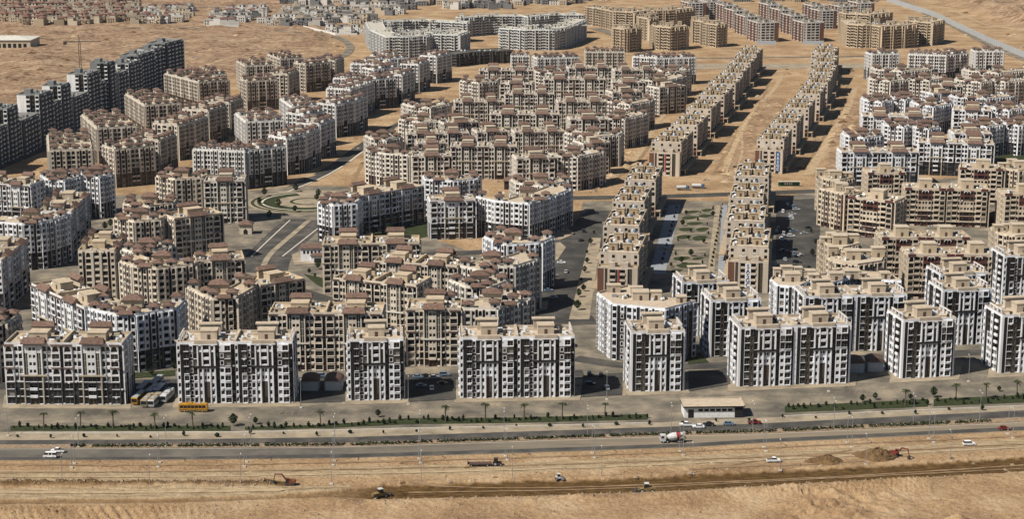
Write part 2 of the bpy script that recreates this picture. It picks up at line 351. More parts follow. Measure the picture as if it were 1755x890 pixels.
def road(name, pts, width, z, mat, world=False, **k):
    P = [Vector(p) for p in (pts if world else px2(pts))]
    # smooth with one Chaikin pass set
    for _ in range(2):
        if len(P) > 2:
            Q = [P[0]]
            for a, b in zip(P[:-1], P[1:]): Q += [a*.75+b*.25, a*.25+b*.75]
            P = Q + [P[-1]]
    Lf, Rt = [], []
    for i, p in enumerate(P):
        d = (P[min(i+1, len(P)-1)] - P[max(i-1, 0)]).normalized(); n = Vector((-d.y, d.x))
        Lf.append(p + n*width/2); Rt.append(p - n*width/2)
    return sheet(name, [tuple(p) for p in Lf + Rt[::-1]], z, mat, **k)

sheet('town_pavement', px2([(-150,742),(400,742),(700,736),(1100,727),(1350,716),(1900,690),(1900,300),(1640,305),(1420,318),(1325,345),(1000,345),(985,398),(830,440),(560,345),(430,330),(200,335),(-150,300)]), .03, 'asphalt_pale', label='pale worn paving of the town plots')
svc_t = [(-160,756),(300,754),(600,750),(880,741),(1180,731),(1315,726),(1755,704),(1900,696)]
svc_b = [(-160,764),(300,762),(600,760),(880,751),(1180,741),(1315,737),(1755,716),(1900,708)]
med_b = [(-160,770),(300,769),(600,767),(880,757),(1180,747),(1315,744),(1755,724),(1900,716)]
main_b = [(p[0], p[1]) for p in road_bot]
strip('verge_pavement', [(-160,741),(400,742),(700,735),(1100,726),(1350,715),(1755,696),(1900,689)], [(p[0], p[1]) for p in svc_t], .034, 'pavement')
strip('service_road', svc_t, svc_b, .04, 'asphalt_dark')
strip('road_median', svc_b, med_b, .05, 'rock', thick=.12)
def dusty_asphalt():
    m = noise_mat('asphalt_dusty', (.075,.068,.058), (.175,.152,.118), .06, .92, 11, c3=(.12,.107,.088)); t = m.node_tree; b = t.nodes['Principled BSDF']; src = b.inputs['Base Color'].links[0].from_socket
    geo = t.nodes.new('ShaderNodeNewGeometry'); sp = t.nodes.new('ShaderNodeSeparateXYZ'); t.links.new(geo.outputs['Position'], sp.inputs[0]); mr = t.nodes.new('ShaderNodeMapRange'); t.links.new(sp.outputs[0], mr.inputs[0]); mr.inputs[1].default_value = -70; mr.inputs[2].default_value = 60; mr.inputs[4].default_value = .85
    mp = t.nodes.new('ShaderNodeMapping'); mp.inputs['Scale'].default_value = (.03, .5, 1); n = t.nodes.new('ShaderNodeTexNoise'); n.inputs['Scale'].default_value = 1.0; n.inputs['Detail'].default_value = 6; t.links.new(geo.outputs['Position'], mp.inputs[0]); t.links.new(mp.outputs[0], n.inputs[0])
    mu = t.nodes.new('ShaderNodeMath'); mu.operation = 'MULTIPLY'; mu2 = t.nodes.new('ShaderNodeMath'); mu2.operation = 'MULTIPLY'; mu2.inputs[1].default_value = 1.8; t.links.new(n.outputs[0], mu2.inputs[0]); t.links.new(mu2.outputs[0], mu.inputs[1]); t.links.new(mr.outputs[0], mu.inputs[0]); mu.use_clamp = True
    x = t.nodes.new('ShaderNodeMix'); x.data_type = 'RGBA'; x.inputs[7].default_value = (.245,.195,.132,1); t.links.new(mu.outputs[0], x.inputs[0]); t.links.new(src, x.inputs[6]); t.links.new(x.outputs[2], b.inputs['Base Color'])
dusty_asphalt()
strip('highway', med_b, main_b, .04, 'asphalt_dusty')
strip('highway_shoulder', [(p[0], p[1]-(7 if p[0] > 500 else 5)) for p in main_b], [(p[0], p[1]-1) for p in main_b], .048, 'asphalt_dark')
def edge_line(name, pts, wd, mat='kerb', z=.055): road(name, pts, wd, z, mat)
edge_line('lane_marking', [(p[0], p[1]+1.2) for p in med_b], .3)
# lawns beside the service road
LAWN = [([(18,731),(395,731)], [(18,739.5),(395,739.5)]),
        ([(420,733),(560,729),(700,718),(880,717),(1110,711)], [(420,738),(560,735),(700,728),(880,726),(1110,720)]),
        ([(1345,697),(1500,690),(1590,685)], [(1345,708),(1500,702),(1590,698)]),
        ([(1600,685),(1755,678),(1900,668)], [(1600,697),(1755,691),(1900,683)])]
for t_, b_ in LAWN: strip('lawn', t_, b_, .05, 'grass', thick=.10)
# aprons of paving round the feet of the front-row blocks
for xa_, ya_, xb_, yb_ in [(4,694,224,695),(296,693,514,691),(586,688,702,685),(778,684,994,680),(1066,673,1182,669),(1246,665,1466,656),(1524,651,1644,644),(1692,642,1900,631)]:
    sheet('pavement_apron', px2([(xa_,ya_+7),(xb_,yb_+7),(xb_+4,yb_-16),(xa_+4,ya_-16)]), .06, 'pavement', thick=.12)
# frontage street and inner streets
strip('frontage_street', [(-160,706),(300,706),(700,699),(1040,690),(1180,690)], [(-160,727),(300,727),(600,722),(900,710),(1180,706)], .036, 'asphalt_pale')
for pts, wd, mt in [([(-160,668),(230,656),(560,652),(760,646),(1000,640)], 9, 'asphalt'), ([(985,615),(1100,632),(1260,626),(1520,612),(1800,598)], 9, 'asphalt_dark'),
                    ([(930,552),(1020,549)], 16, 'asphalt'), ([(700,438),(830,432),(985,428)], 11, 'asphalt'), ([(400,470),(520,500),(600,530)], 10, 'asphalt')]:
    road('street', pts, wd, .042, mt)
road('shop_street', [(1050,362),(1010,400),(985,430),(958,480),(940,552)], 30, .042, 'asphalt')
road('cross_street', [(962,340),(1150,337),(1420,327)], 12, .047, 'asphalt')
strip('street_sand', [(1012,408),(1030,408)], [(975,548),(1010,548)], .046, 'pavement')
road('boulevard', [(512,372),(470,408),(440,440),(428,468)], 13, .044, 'asphalt_dark')
road('boulevard', [(548,378),(508,412),(478,440),(470,470)], 13, .044, 'asphalt_dark')
road('boulevard_median', [(530,378),(490,412),(458,440),(448,468)], 3.2, .05, 'pavement', thick=.12)
for k, dxx in ((0, -22), (1, 22)): road('kerb_line', [(530+dxx*1.5,378),(490+dxx*1.35,412),(458+dxx*1.2,440)], .8, .05, 'kerb', thick=.14)
road('parkway', [(470,335),(560,296),(625,246),(700,203),(830,160)], 9, .046, 'asphalt')
road('parkway_verge', [(486,332),(575,296),(640,246),(715,203)], 1.4, .05, 'kerb', thick=.1)
road('tower_street', [(-40,300),(120,235),(330,158)], 14, .04, 'asphalt_dark')
for pts, wd in [([(-40,50),(150,48),(330,47),(560,57),(603,74),(596,95),(560,104)], 9), ([(330,47),(420,30),(470,16)], 8), ([(1020,48),(1060,60),(1080,80)], 16),
                ([(1545,2),(1640,45),(1700,78),(1790,115)], 14), ([(235,20),(330,12),(480,14)], 8)]:
    road('outer_road', pts, wd, .3, 'asphalt_pale')
road('graded_strip', [(1170,114),(1300,113),(1500,113)], 42, .04, 'pavement')
road('graded_strip', [(1180,100),(1500,96)], 10, .045, 'asphalt_pale')
# roundabout
RC = at(527, 346); RC = (RC.x, RC.y)
def ring(r, n=48, sx=1.0): return [(RC[0]+r*math.cos(2*math.pi*i/n)*sx, RC[1]+r*math.sin(2*math.pi*i/n)) for i in range(n)]
sheet('roundabout_street', ring(54), .042, 'asphalt_pale'); sheet('roundabout_island', ring(37), .05, 'pavement', thick=.12)
def annulus(name, r0, r1, z, mat, a0=0, a1=360):
    b = MB(); n = 48
    for i in range(n):
        a, c = R(a0+(a1-a0)*i/n), R(a0+(a1-a0)*(i+1)/n)
        b.poly([(RC[0]+r0*math.cos(a),RC[1]+r0*math.sin(a),z),(RC[0]+r1*math.cos(a),RC[1]+r1*math.sin(a),z),(RC[0]+r1*math.cos(c),RC[1]+r1*math.sin(c),z),(RC[0]+r0*math.cos(c),RC[1]+r0*math.sin(c),z)], mat)
    tag(obj(name, b.mesh(name)), kind='structure')
annulus('island_lawn', 20, 31, .36, 'grass', 110, 330); annulus('island_kerb', 27.3, 28.6, .42, 'kerb', 110, 330); annulus('island_hedge', 9, 11, .38, 'grass', 0, 300)
annulus('island_path', 33, 35, .34, 'grass', 150, 350)
# garden between the two rows of sand-coloured blocks
sheet('garden_plaza', px2([(1142,345),(1250,345),(1243,472),(1112,472)]), .05, 'asphalt_pale', thick=.03)
strip('garden_walk', [(1238,352),(1246,352)], [(1230,470),(1242,470)], .10, 'plaza_blue'); strip('garden_walk', [(1146,352),(1166,352)], [(1112,470),(1140,470)], .10, 'plaza_blue')
strip('garden_walk', [(1226,352),(1234,352)], [(1212,470),(1224,470)], .10, 'pavement')
def lens(cx, cy, wpx, hpx, sk=0):
    return px2([(cx + wpx/2*math.cos(a)*(1 if math.sin(a) > 0 else .8) + sk*math.sin(a), cy - hpx/2*math.sin(a)) for a in [2*math.pi*i/16 for i in range(16)]])
for i, (cx, cy, wp, hp, sk) in enumerate([(1186,364,26,5,4),(1212,361,20,5,3),(1182,374,28,6,4),(1209,371,24,6,4),(1190,384,30,6,4),(1176,394,26,6,3),(1204,394,24,7,3),(1172,407,26,7,3),(1199,409,26,9,4),(1168,444,30,7,4),(1196,444,20,5,3),(1180,456,44,9,5),(1160,465,20,5,3)]):
    sheet('garden_lawn', lens(cx, cy, wp, hp, sk), .10, 'grass', thick=.06)
for q in ([(1178,379),(1200,377),(1214,367)], [(1166,402),(1186,401),(1210,400)], [(1160,450),(1182,449),(1206,449)], [(1130,428),(1180,426),(1218,426)], [(1128,422),(1160,436),(1210,432)]): road('garden_path', q, 2.4, .10, 'pavement')
for pts in [[(735,412),(700,396),(640,400)],]:
    sheet('courtyard_lawn', px2([(640,402),(690,385),(735,380),(736,405),(715,410)]), .06, 'grass', thick=.06)
sheet('courtyard_lawn', px2([(820,380),(845,372),(848,400),(820,402)]), .06, 'grass', thick=.06)
sheet('courtyard_lawn', px2([(520,470),(555,478),(570,500),(545,490)]), .06, 'grass', thick=.06)
sheet('courtyard_lawn', px2([(222,641),(300,636),(300,645),(222,650)]), .06, 'grass', thick=.06)
sheet('courtyard_lawn', px2([(1175,612),(1200,606),(1215,622),(1180,625)]), .06, 'grass', thick=.06)
sheet('courtyard_lawn', px2([(1705,268),(1760,262),(1760,285),(1700,283)]), .06, 'grass', thick=.06)
sheet('street_island', px2([(930,400),(975,393),(985,402),(960,412),(930,410)]), .06, 'pavement', thick=.1)
sheet('street_island', px2([(925,422),(960,416),(970,425),(955,447),(920,452)]), .06, 'pavement', thick=.1)
sheet('street_island', px2([(905,525),(940,516),(938,530),(905,540)]), .06, 'pavement', thick=.1)
sheet('street_island', px2([(500,438),(530,425),(560,432),(560,452),(505,455)]), .06, 'pavement', thick=.1)
sheet('parking_lot', px2([(1330,345),(1405,340),(1405,400),(1420,470),(1330,480)]), .05, 'asphalt')
for q in [[(700,652),(780,648),(782,686),(700,690)], [(222,655),(300,652),(300,690),(218,694)], [(512,655),(592,652),(592,690),(512,692)], [(1000,645),(1066,640),(1066,678),(995,682)], [(1180,640),(1250,632),(1252,660),(1180,672)]]:
    sheet('parking_lot', px2(q), .05, 'asphalt')  # lots between the front blocks; their dark asphalt also stands in for shade

# ------------------------------------------------------------------ building kit
FH = 3.06
class Bld:
    """collects the parts of one building; every part is a mesh of its own under the building"""
    def __init__(s, pal): s.pal = pal; s.part = {}; s.extra = []; s.rng = random.Random(11); s.wins = []; s.single = False
    def mb(s, k):
        if k not in s.part: s.part[k] = MB()
        return s.part[k]
    def m(s, l): return s.pal + '_' + l
    def pane(s):
        r = s.rng.random(); return 'glass_dark' if r < .72 else ('glass_mid' if r < .92 else 'glass_curtain')
    def add(s, name, mb, loc=(0,0,0), kids=()): s.extra.append((name, mb, loc, list(kids)))

def facade(B, p0, p1, bays, nfl, z0=0.0, fh=FH, lod=0, single=False, plinth=True):
    p0 = Vector(p0); p1 = Vector(p1); d = p1 - p0; L = d.length
    if L < .3: return
    d /= L; n = Vector((d.y, -d.x)); tot = sum(b[0] for b in bays); u = 0.0
    W, G, T, BL = B.mb('wall'), B.mb('window_panes'), B.mb('window_sills'), B.mb('balcony_rails')
    def P(uu, z, o): q = p0 + d*uu + n*o; return (q.x, q.y, z)
    for bw, off, kinds, mats in bays:
        w_ = bw / tot * L; u0, u1 = u, u + w_; u = u1
        if off > 0:
            zt = z0 + nfl*fh
            W.poly([P(u0,z0,0),P(u0,z0,off),P(u0,zt,off),P(u0,zt,0)], B.m(mats[-1])); W.poly([P(u1,z0,off),P(u1,z0,0),P(u1,zt,0),P(u1,zt,off)], B.m(mats[-1]))
            W.poly([P(u0,zt,off),P(u1,zt,off),P(u1,zt,0),P(u0,zt,0)], B.m(mats[-1]))
        fl = 0
        while fl < nfl:
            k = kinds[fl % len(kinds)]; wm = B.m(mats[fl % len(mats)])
            za, zb = z0 + fl*fh, z0 + (fl+1)*fh
            if k == 'n':
                e = fl
                while e + 1 < nfl and kinds[(e+1) % len(kinds)] == 'n' and mats[(e+1) % len(mats)] == mats[fl % len(mats)]: e += 1
                zb = z0 + (e+1)*fh
                W.poly([P(u0,za,off),P(u1,za,off),P(u1,zb,off),P(u0,zb,off)], wm); fl = e + 1; continue
            fl += 1
            def hole(a, b, lo, hi, dep, pm, frame=None, arch=0.0):
                """wall cell between a-b with a real opening, reveal and a pane set back"""
                a_, b_ = a, b; i_ = off - dep
                if arch:
                    c_ = (a+b)/2; hs = hi - arch
                    return (a_, b_, lo, hs, c_, hi, i_)
                W.poly([P(a,lo,off),P(a,lo,i_),P(a,hi,i_),P(a,hi,off)], wm); W.poly([P(b,lo,i_),P(b,lo,off),P(b,hi,off),P(b,hi,i_)], wm)
                W.poly([P(a,lo,off),P(b,lo,off),P(b,lo,i_),P(a,lo,i_)], wm); W.poly([P(a,hi,i_),P(b,hi,i_),P(b,hi,off),P(a,hi,off)], wm)
                if single and pm != 'glass_green': B.wins.append((P((a+b)/2, (lo+hi)/2, i_), math.atan2(d.y, d.x), round(b-a, 1), round(hi-lo, 1), pm))
                else: G.poly([P(a,lo,i_),P(b,lo,i_),P(b,hi,i_),P(a,hi,i_)], pm)
                if frame:
                    t = .16; o2 = off + .10
                    for (x0, x1, y0, y1) in ((a-t,a,lo-t,hi+t),(b,b+t,lo-t,hi+t),(a,b,hi,hi+t),(a,b,lo-t,lo)):
                        T.poly([P(x0,y0,o2),P(x1,y0,o2),P(x1,y1,o2),P(x0,y1,o2)], frame); T.poly([P(x0,y1,o2),P(x1,y1,o2),P(x1,y1,off),P(x0,y1,off)], frame)
            cw = u1 - u0; uc = (u0+u1)/2
            def sill(a, b, z, pr=.22, h_=.2):
                if lod: return
                o2 = off + pr; c = B.m('L')
                T.poly([P(a,z-h_,o2),P(b,z-h_,o2),P(b,z,o2),P(a,z,o2)], c); T.poly([P(a,z,o2),P(b,z,o2),P(b,z,off),P(a,z,off)], c); T.poly([P(a,z-h_,off),P(b,z-h_,off),P(b,z-h_,o2),P(a,z-h_,o2)], c)
            def surround(a, b, lo, hi):
                W.poly([P(u0,za,off),P(a,za,off),P(a,zb,off),P(u0,zb,off)], wm); W.poly([P(b,za,off),P(u1,za,off),P(u1,zb,off),P(b,zb,off)], wm)
                W.poly([P(a,za,off),P(b,za,off),P(b,lo,off),P(a,lo,off)], wm); W.poly([P(a,hi,off),P(b,hi,off),P(b,zb,off),P(a,zb,off)], wm)
            if k in 'wWoBgvD':
                hw, lo, hi, dep = {'w': (min(.72, cw*.36), .80, 2.45, .35), 'W': (cw*.42, .50, 2.66, .40), 'o': (min(.66, cw*.3), .80, 2.40, .30),
                                   'B': (cw*.43, .12, fh-.40, 1.25), 'g': (cw*.42, .0, fh, .18), 'v': (min(.35, cw*.28), .7, 2.5, .25), 'D': (cw*.36, .05, 2.75, .6)}[k]
                a, b, lo, hi = uc-hw, uc+hw, za+lo, za+hi
                surround(a, b, lo, hi)
                hole(a, b, lo, hi, dep, 'glass_green' if k == 'g' else ('door_brown' if k == 'D' else ('glass_dark' if k == 'B' and B.rng.random() < .8 else B.pane())), frame=B.m('L') if (k == 'o' and not lod) else None)
                if not lod and k in 'wW' and B.rng.random() < .16:
                    Q = B.mb('air_conditioners'); xa, xb, zl, zh, oo = uc-.42, uc+.42, lo-.72, lo-.12, off+.45; cm = 'lamp_head'
                    Q.poly([P(xa,zl,oo),P(xb,zl,oo),P(xb,zh,oo),P(xa,zh,oo)], cm); Q.poly([P(xa,zh,oo),P(xb,zh,oo),P(xb,zh,off),P(xa,zh,off)], cm); Q.poly([P(xa,zl,off),P(xa,zl,oo),P(xa,zh,oo),P(xa,zh,off)], cm); Q.poly([P(xb,zl,oo),P(xb,zl,off),P(xb,zh,off),P(xb,zh,oo)], cm)
                if k == 'W': sill(a-.1, b+.1, lo)
                if k == 'g' and not lod:
                    T.poly([P(a,za-.12,off-.05),P(b,za-.12,off-.05),P(b,za+.12,off-.05),P(a,za+.12,off-.05)], B.m('A'))
                    T.poly([P(uc-.07,za,off-.08),P(uc+.07,za,off-.08),P(uc+.07,zb,off-.08),P(uc-.07,zb,off-.08)], B.m('A'))
                if k == 'B':
                    o1, o2, zr = off + .02, off + .55, za + 1.05; c = B.m('L')
                    BL.poly([P(a,za,o2),P(b,za,o2),P(b,zr,o2),P(a,zr,o2)], c); BL.poly([P(a,zr,o2),P(b,zr,o2),P(b,zr,o1),P(a,zr,o1)], c)
                    BL.poly([P(a,za,o1),P(a,za,o2),P(a,zr,o2),P(a,zr,o1)], c); BL.poly([P(b,za,o2),P(b,za,o1),P(b,zr,o1),P(b,zr,o2)], c); BL.poly([P(a,za,o1),P(b,za,o1),P(b,za,o2),P(a,za,o2)], c)
            elif k == 'd':
                hw = cw*.15
                for c_ in (uc - cw*.22, uc + cw*.22):
                    a, b, lo, hi = c_-hw, c_+hw, za+.95, za+2.35; hole(a, b, lo, hi, .3, B.pane())
                    W.poly([P(a,za,off),P(b,za,off),P(b,lo,off),P(a,lo,off)], wm); W.poly([P(a,hi,off),P(b,hi,off),P(b,zb,off),P(a,zb,off)], wm)
                e = (u0, uc-cw*.22-hw, uc-cw*.22+hw, uc+cw*.22-hw, uc+cw*.22+hw, u1)
                for x0, x1 in ((e[0],e[1]),(e[2],e[3]),(e[4],e[5])): W.poly([P(x0,za,off),P(x1,za,off),P(x1,zb,off),P(x0,zb,off)], wm)
            elif k in 'aA':
                cs = [(uc, cw*.37)] if k == 'a' else [(uc-cw*.23, cw*.19), (uc+cw*.23, cw*.19)]
                lo, hi = za+.35, za+2.85; edges = [u0]
                for c_, hw in cs:
                    a, b = c_-hw, c_+hw; edges += [a, b]; ar = min(1.5, hw*1.5); hs = hi-ar; dep = .4; i_ = off-dep
                    W.poly([P(a,za,off),P(b,za,off),P(b,lo,off),P(a,lo,off)], wm)
                    q1, q2 = (a+hw*.22, hs+ar*.62), (b-hw*.22, hs+ar*.62)
                    W.poly([P(a,hs,off),P(*q1,off),P(c_,hi,off),P(c_,zb,off),P(a,zb,off)], wm); W.poly([P(b,hs,off),P(b,zb,off),P(c_,zb,off),P(c_,hi,off),P(*q2,off)], wm)
                    prof = [(a,lo),(b,lo),(b,hs),q2,(c_,hi),q1,(a,hs)]
                    G.poly([P(x,z,i_) for x, z in prof], 'glass_dark')
                    for i in range(7):
                        (xa, z_a), (xb, z_b) = prof[i], prof[(i+1) % 7]; W.poly([P(xa,z_a,off),P(xb,z_b,off),P(xb,z_b,i_),P(xa,z_a,i_)], wm)
                    if not lod:                      # pale moulding around the arch
                        o2 = off + .12; t = .22 if k == 'a' else .42; c = B.m('A' if B.pal in ('red', 'beige') else 'L'); op = prof[2:]
                        for i in range(4):
                            (xa, z_a), (xb, z_b) = op[i], op[i+1]
                            f = lambda x, z: (c_ + (x-c_)*(1+t/hw), z + t*(1.0 if z > hs+.1 else .2))
                            T.poly([P(xa,z_a,o2),P(xb,z_b,o2),P(*f(xb,z_b),o2),P(*f(xa,z_a),o2)][::-1], c)
                edges.append(u1)
                for i in range(0, len(edges), 2): W.poly([P(edges[i],za,off),P(edges[i+1],za,off),P(edges[i+1],zb,off),P(edges[i],zb,off)], wm)

def flat_roof(B, poly, H, par=1.1, th=.35):
    """roof deck with a parapet ring around it (poly counter-clockwise)"""
    D, Q = B.mb('roof'), B.mb('parapet'); n = len(poly); c = B.m('P'); P = [Vector(p) for p in poly]
    D.poly([(p.x, p.y, H) for p in P], B.m('roof'))
    inn = []
    for i in range(n):
        a, b, e = P[i-1], P[i], P[(i+1) % n]; n1 = (b-a).normalized(); n2 = (e-b).normalized()
        m1 = Vector((-n1.y, n1.x)); m2 = Vector((-n2.y, n2.x)); bis = (m1+m2); k = th / max(.35, bis.length_squared/2); inn.append(b + bis*k)
    for i in range(n):
        j = (i+1) % n; a, b, ia, ib = P[i], P[j], inn[i], inn[j]
        Q.poly([(a.x,a.y,H),(b.x,b.y,H),(b.x,b.y,H+par),(a.x,a.y,H+par)], B.m('L')); Q.poly([(ib.x,ib.y,H),(ia.x,ia.y,H),(ia.x,ia.y,H+par),(ib.x,ib.y,H+par)], c)
        Q.poly([(a.x,a.y,H+par),(b.x,b.y,H+par),(ib.x,ib.y,H+par),(ia.x,ia.y,H+par)], c)
def turret(B, x, y, H, s=4.4, h=2.6, rz=0, deep=None):
    dp = deep or s
    b = MB(); b.box(-s/2, -dp/2, 0, s/2, dp/2, h, B.m('L'))
    for sg in (-1, 1): b.poly([(-s*.16*sg, sg*(dp/2+.04), .5),(s*.16*sg, sg*(dp/2+.04), .5),(s*.16*sg, sg*(dp/2+.04), 1.7),(0, sg*(dp/2+.04), 2.2),(-s*.16*sg, sg*(dp/2+.04), 1.7)], 'glass_dark')
    r = MB(); e = .55; r.hip(-s/2-e, -dp/2-e, s/2+e, dp/2+e, h, 1.35, 'tile', eave=.3, ridge=max(0, (s-dp)/2))
    B.add('turret', b, (x, y, H), [('tile_roof', r)])
def stair_house(B, x, y, H, w_, d_, h, tile=False):
    b = MB(); b.box(-w_/2, -d_/2, 0, w_/2, d_/2, h, B.m('P'), top=B.m('roof'))
    b.box(-w_/2-.2, -d_/2-.2, h+.003, w_/2+.2, d_/2+.2, h+.45, B.m('P'), top=B.m('roof'), bottom=True)
    dr = MB(); dr.poly([(-.6,-d_/2-.05,.1),(.6,-d_/2-.05,.1),(.6,-d_/2-.05,2.2),(-.6,-d_/2-.05,2.2)], 'door_brown')
    kids = [('door', dr)]
    if tile:
        r = MB(); r.hip(-w_/2-.7, -d_/2-.7, w_/2+.7, d_/2+.7, h+.46, 1.9, 'tile', ridge=abs(w_-d_)/2); kids.append(('tile_roof', r))
    B.add('stair_house', b, (x, y, H), kids)
def pediment(B, x, y, z, w_, d_=2.4, h=1.9, flip=1):
    """tiled lean-to strip over a bay; slopes towards -y (flip=1)"""
    b = MB(); y0, y1 = (-d_, 0)
    b.poly([(-w_/2-.4,y0-.4,0),(w_/2+.4,y0-.4,0),(w_/2-.3,y1,h),(-w_/2+.3,y1,h)], 'tile'); b.poly([(-w_/2-.4,y1+1.1,0),(-w_/2-.4,y0-.4,0),(-w_/2+.3,y1,h)], 'tile'); b.poly([(w_/2+.4,y0-.4,0),(w_/2+.4,y1+1.1,0),(w_/2-.3,y1,h)], 'tile')
    b.poly([(w_/2+.4,y1+1.1,0),(-w_/2-.4,y1+1.1,0),(-w_/2+.3,y1,h),(w_/2-.3,y1,h)], 'tile'); b.box(-w_/2-.4, y0-.4, -.35, w_/2+.4, y1+1.1, -.003, 'tile', bottom=True)
    B.add('tiled_pediment', b, (x, y, z))
def clutter(B, x0, y0, x1, y1, H, n=8):
    b = B.mb('rooftop_units'); n = int(n*2.2)
    for i in range(n):
        x, y = B.rng.uniform(x0, x1), B.rng.uniform(y0, y1); s = B.rng.uniform(.5, 1.1); h = B.rng.uniform(.6, 1.3)
        if i % 5 == 0: b.cyl(x, y, H, H+1.5, .6, .6, 'water_tank' if i % 2 else 'machine_dark', 8)
        elif i % 5 == 1:
            b.tube((x,y,H),(x,y,H+1.0),.06,.06,'steel',4); b.poly([(x+.65*math.cos(q)*.9, y-.25+.3*math.sin(q), H+1.1+.6*math.sin(q)) for q in [2*math.pi*k/8 for k in range(8)]], 'lamp_head')
        elif i % 5 == 2: L_ = B.rng.uniform(1.2, 3.5); b.box(x-L_, y-.12, H, x+L_, y+.12, H+B.rng.uniform(.5,1.1), B.m('P'))
        else: b.box(x-s, y-s*.6, H, x+s, y+s*.6, H+h, B.rng.choice([B.m('P'), 'steel', B.m('L')]))

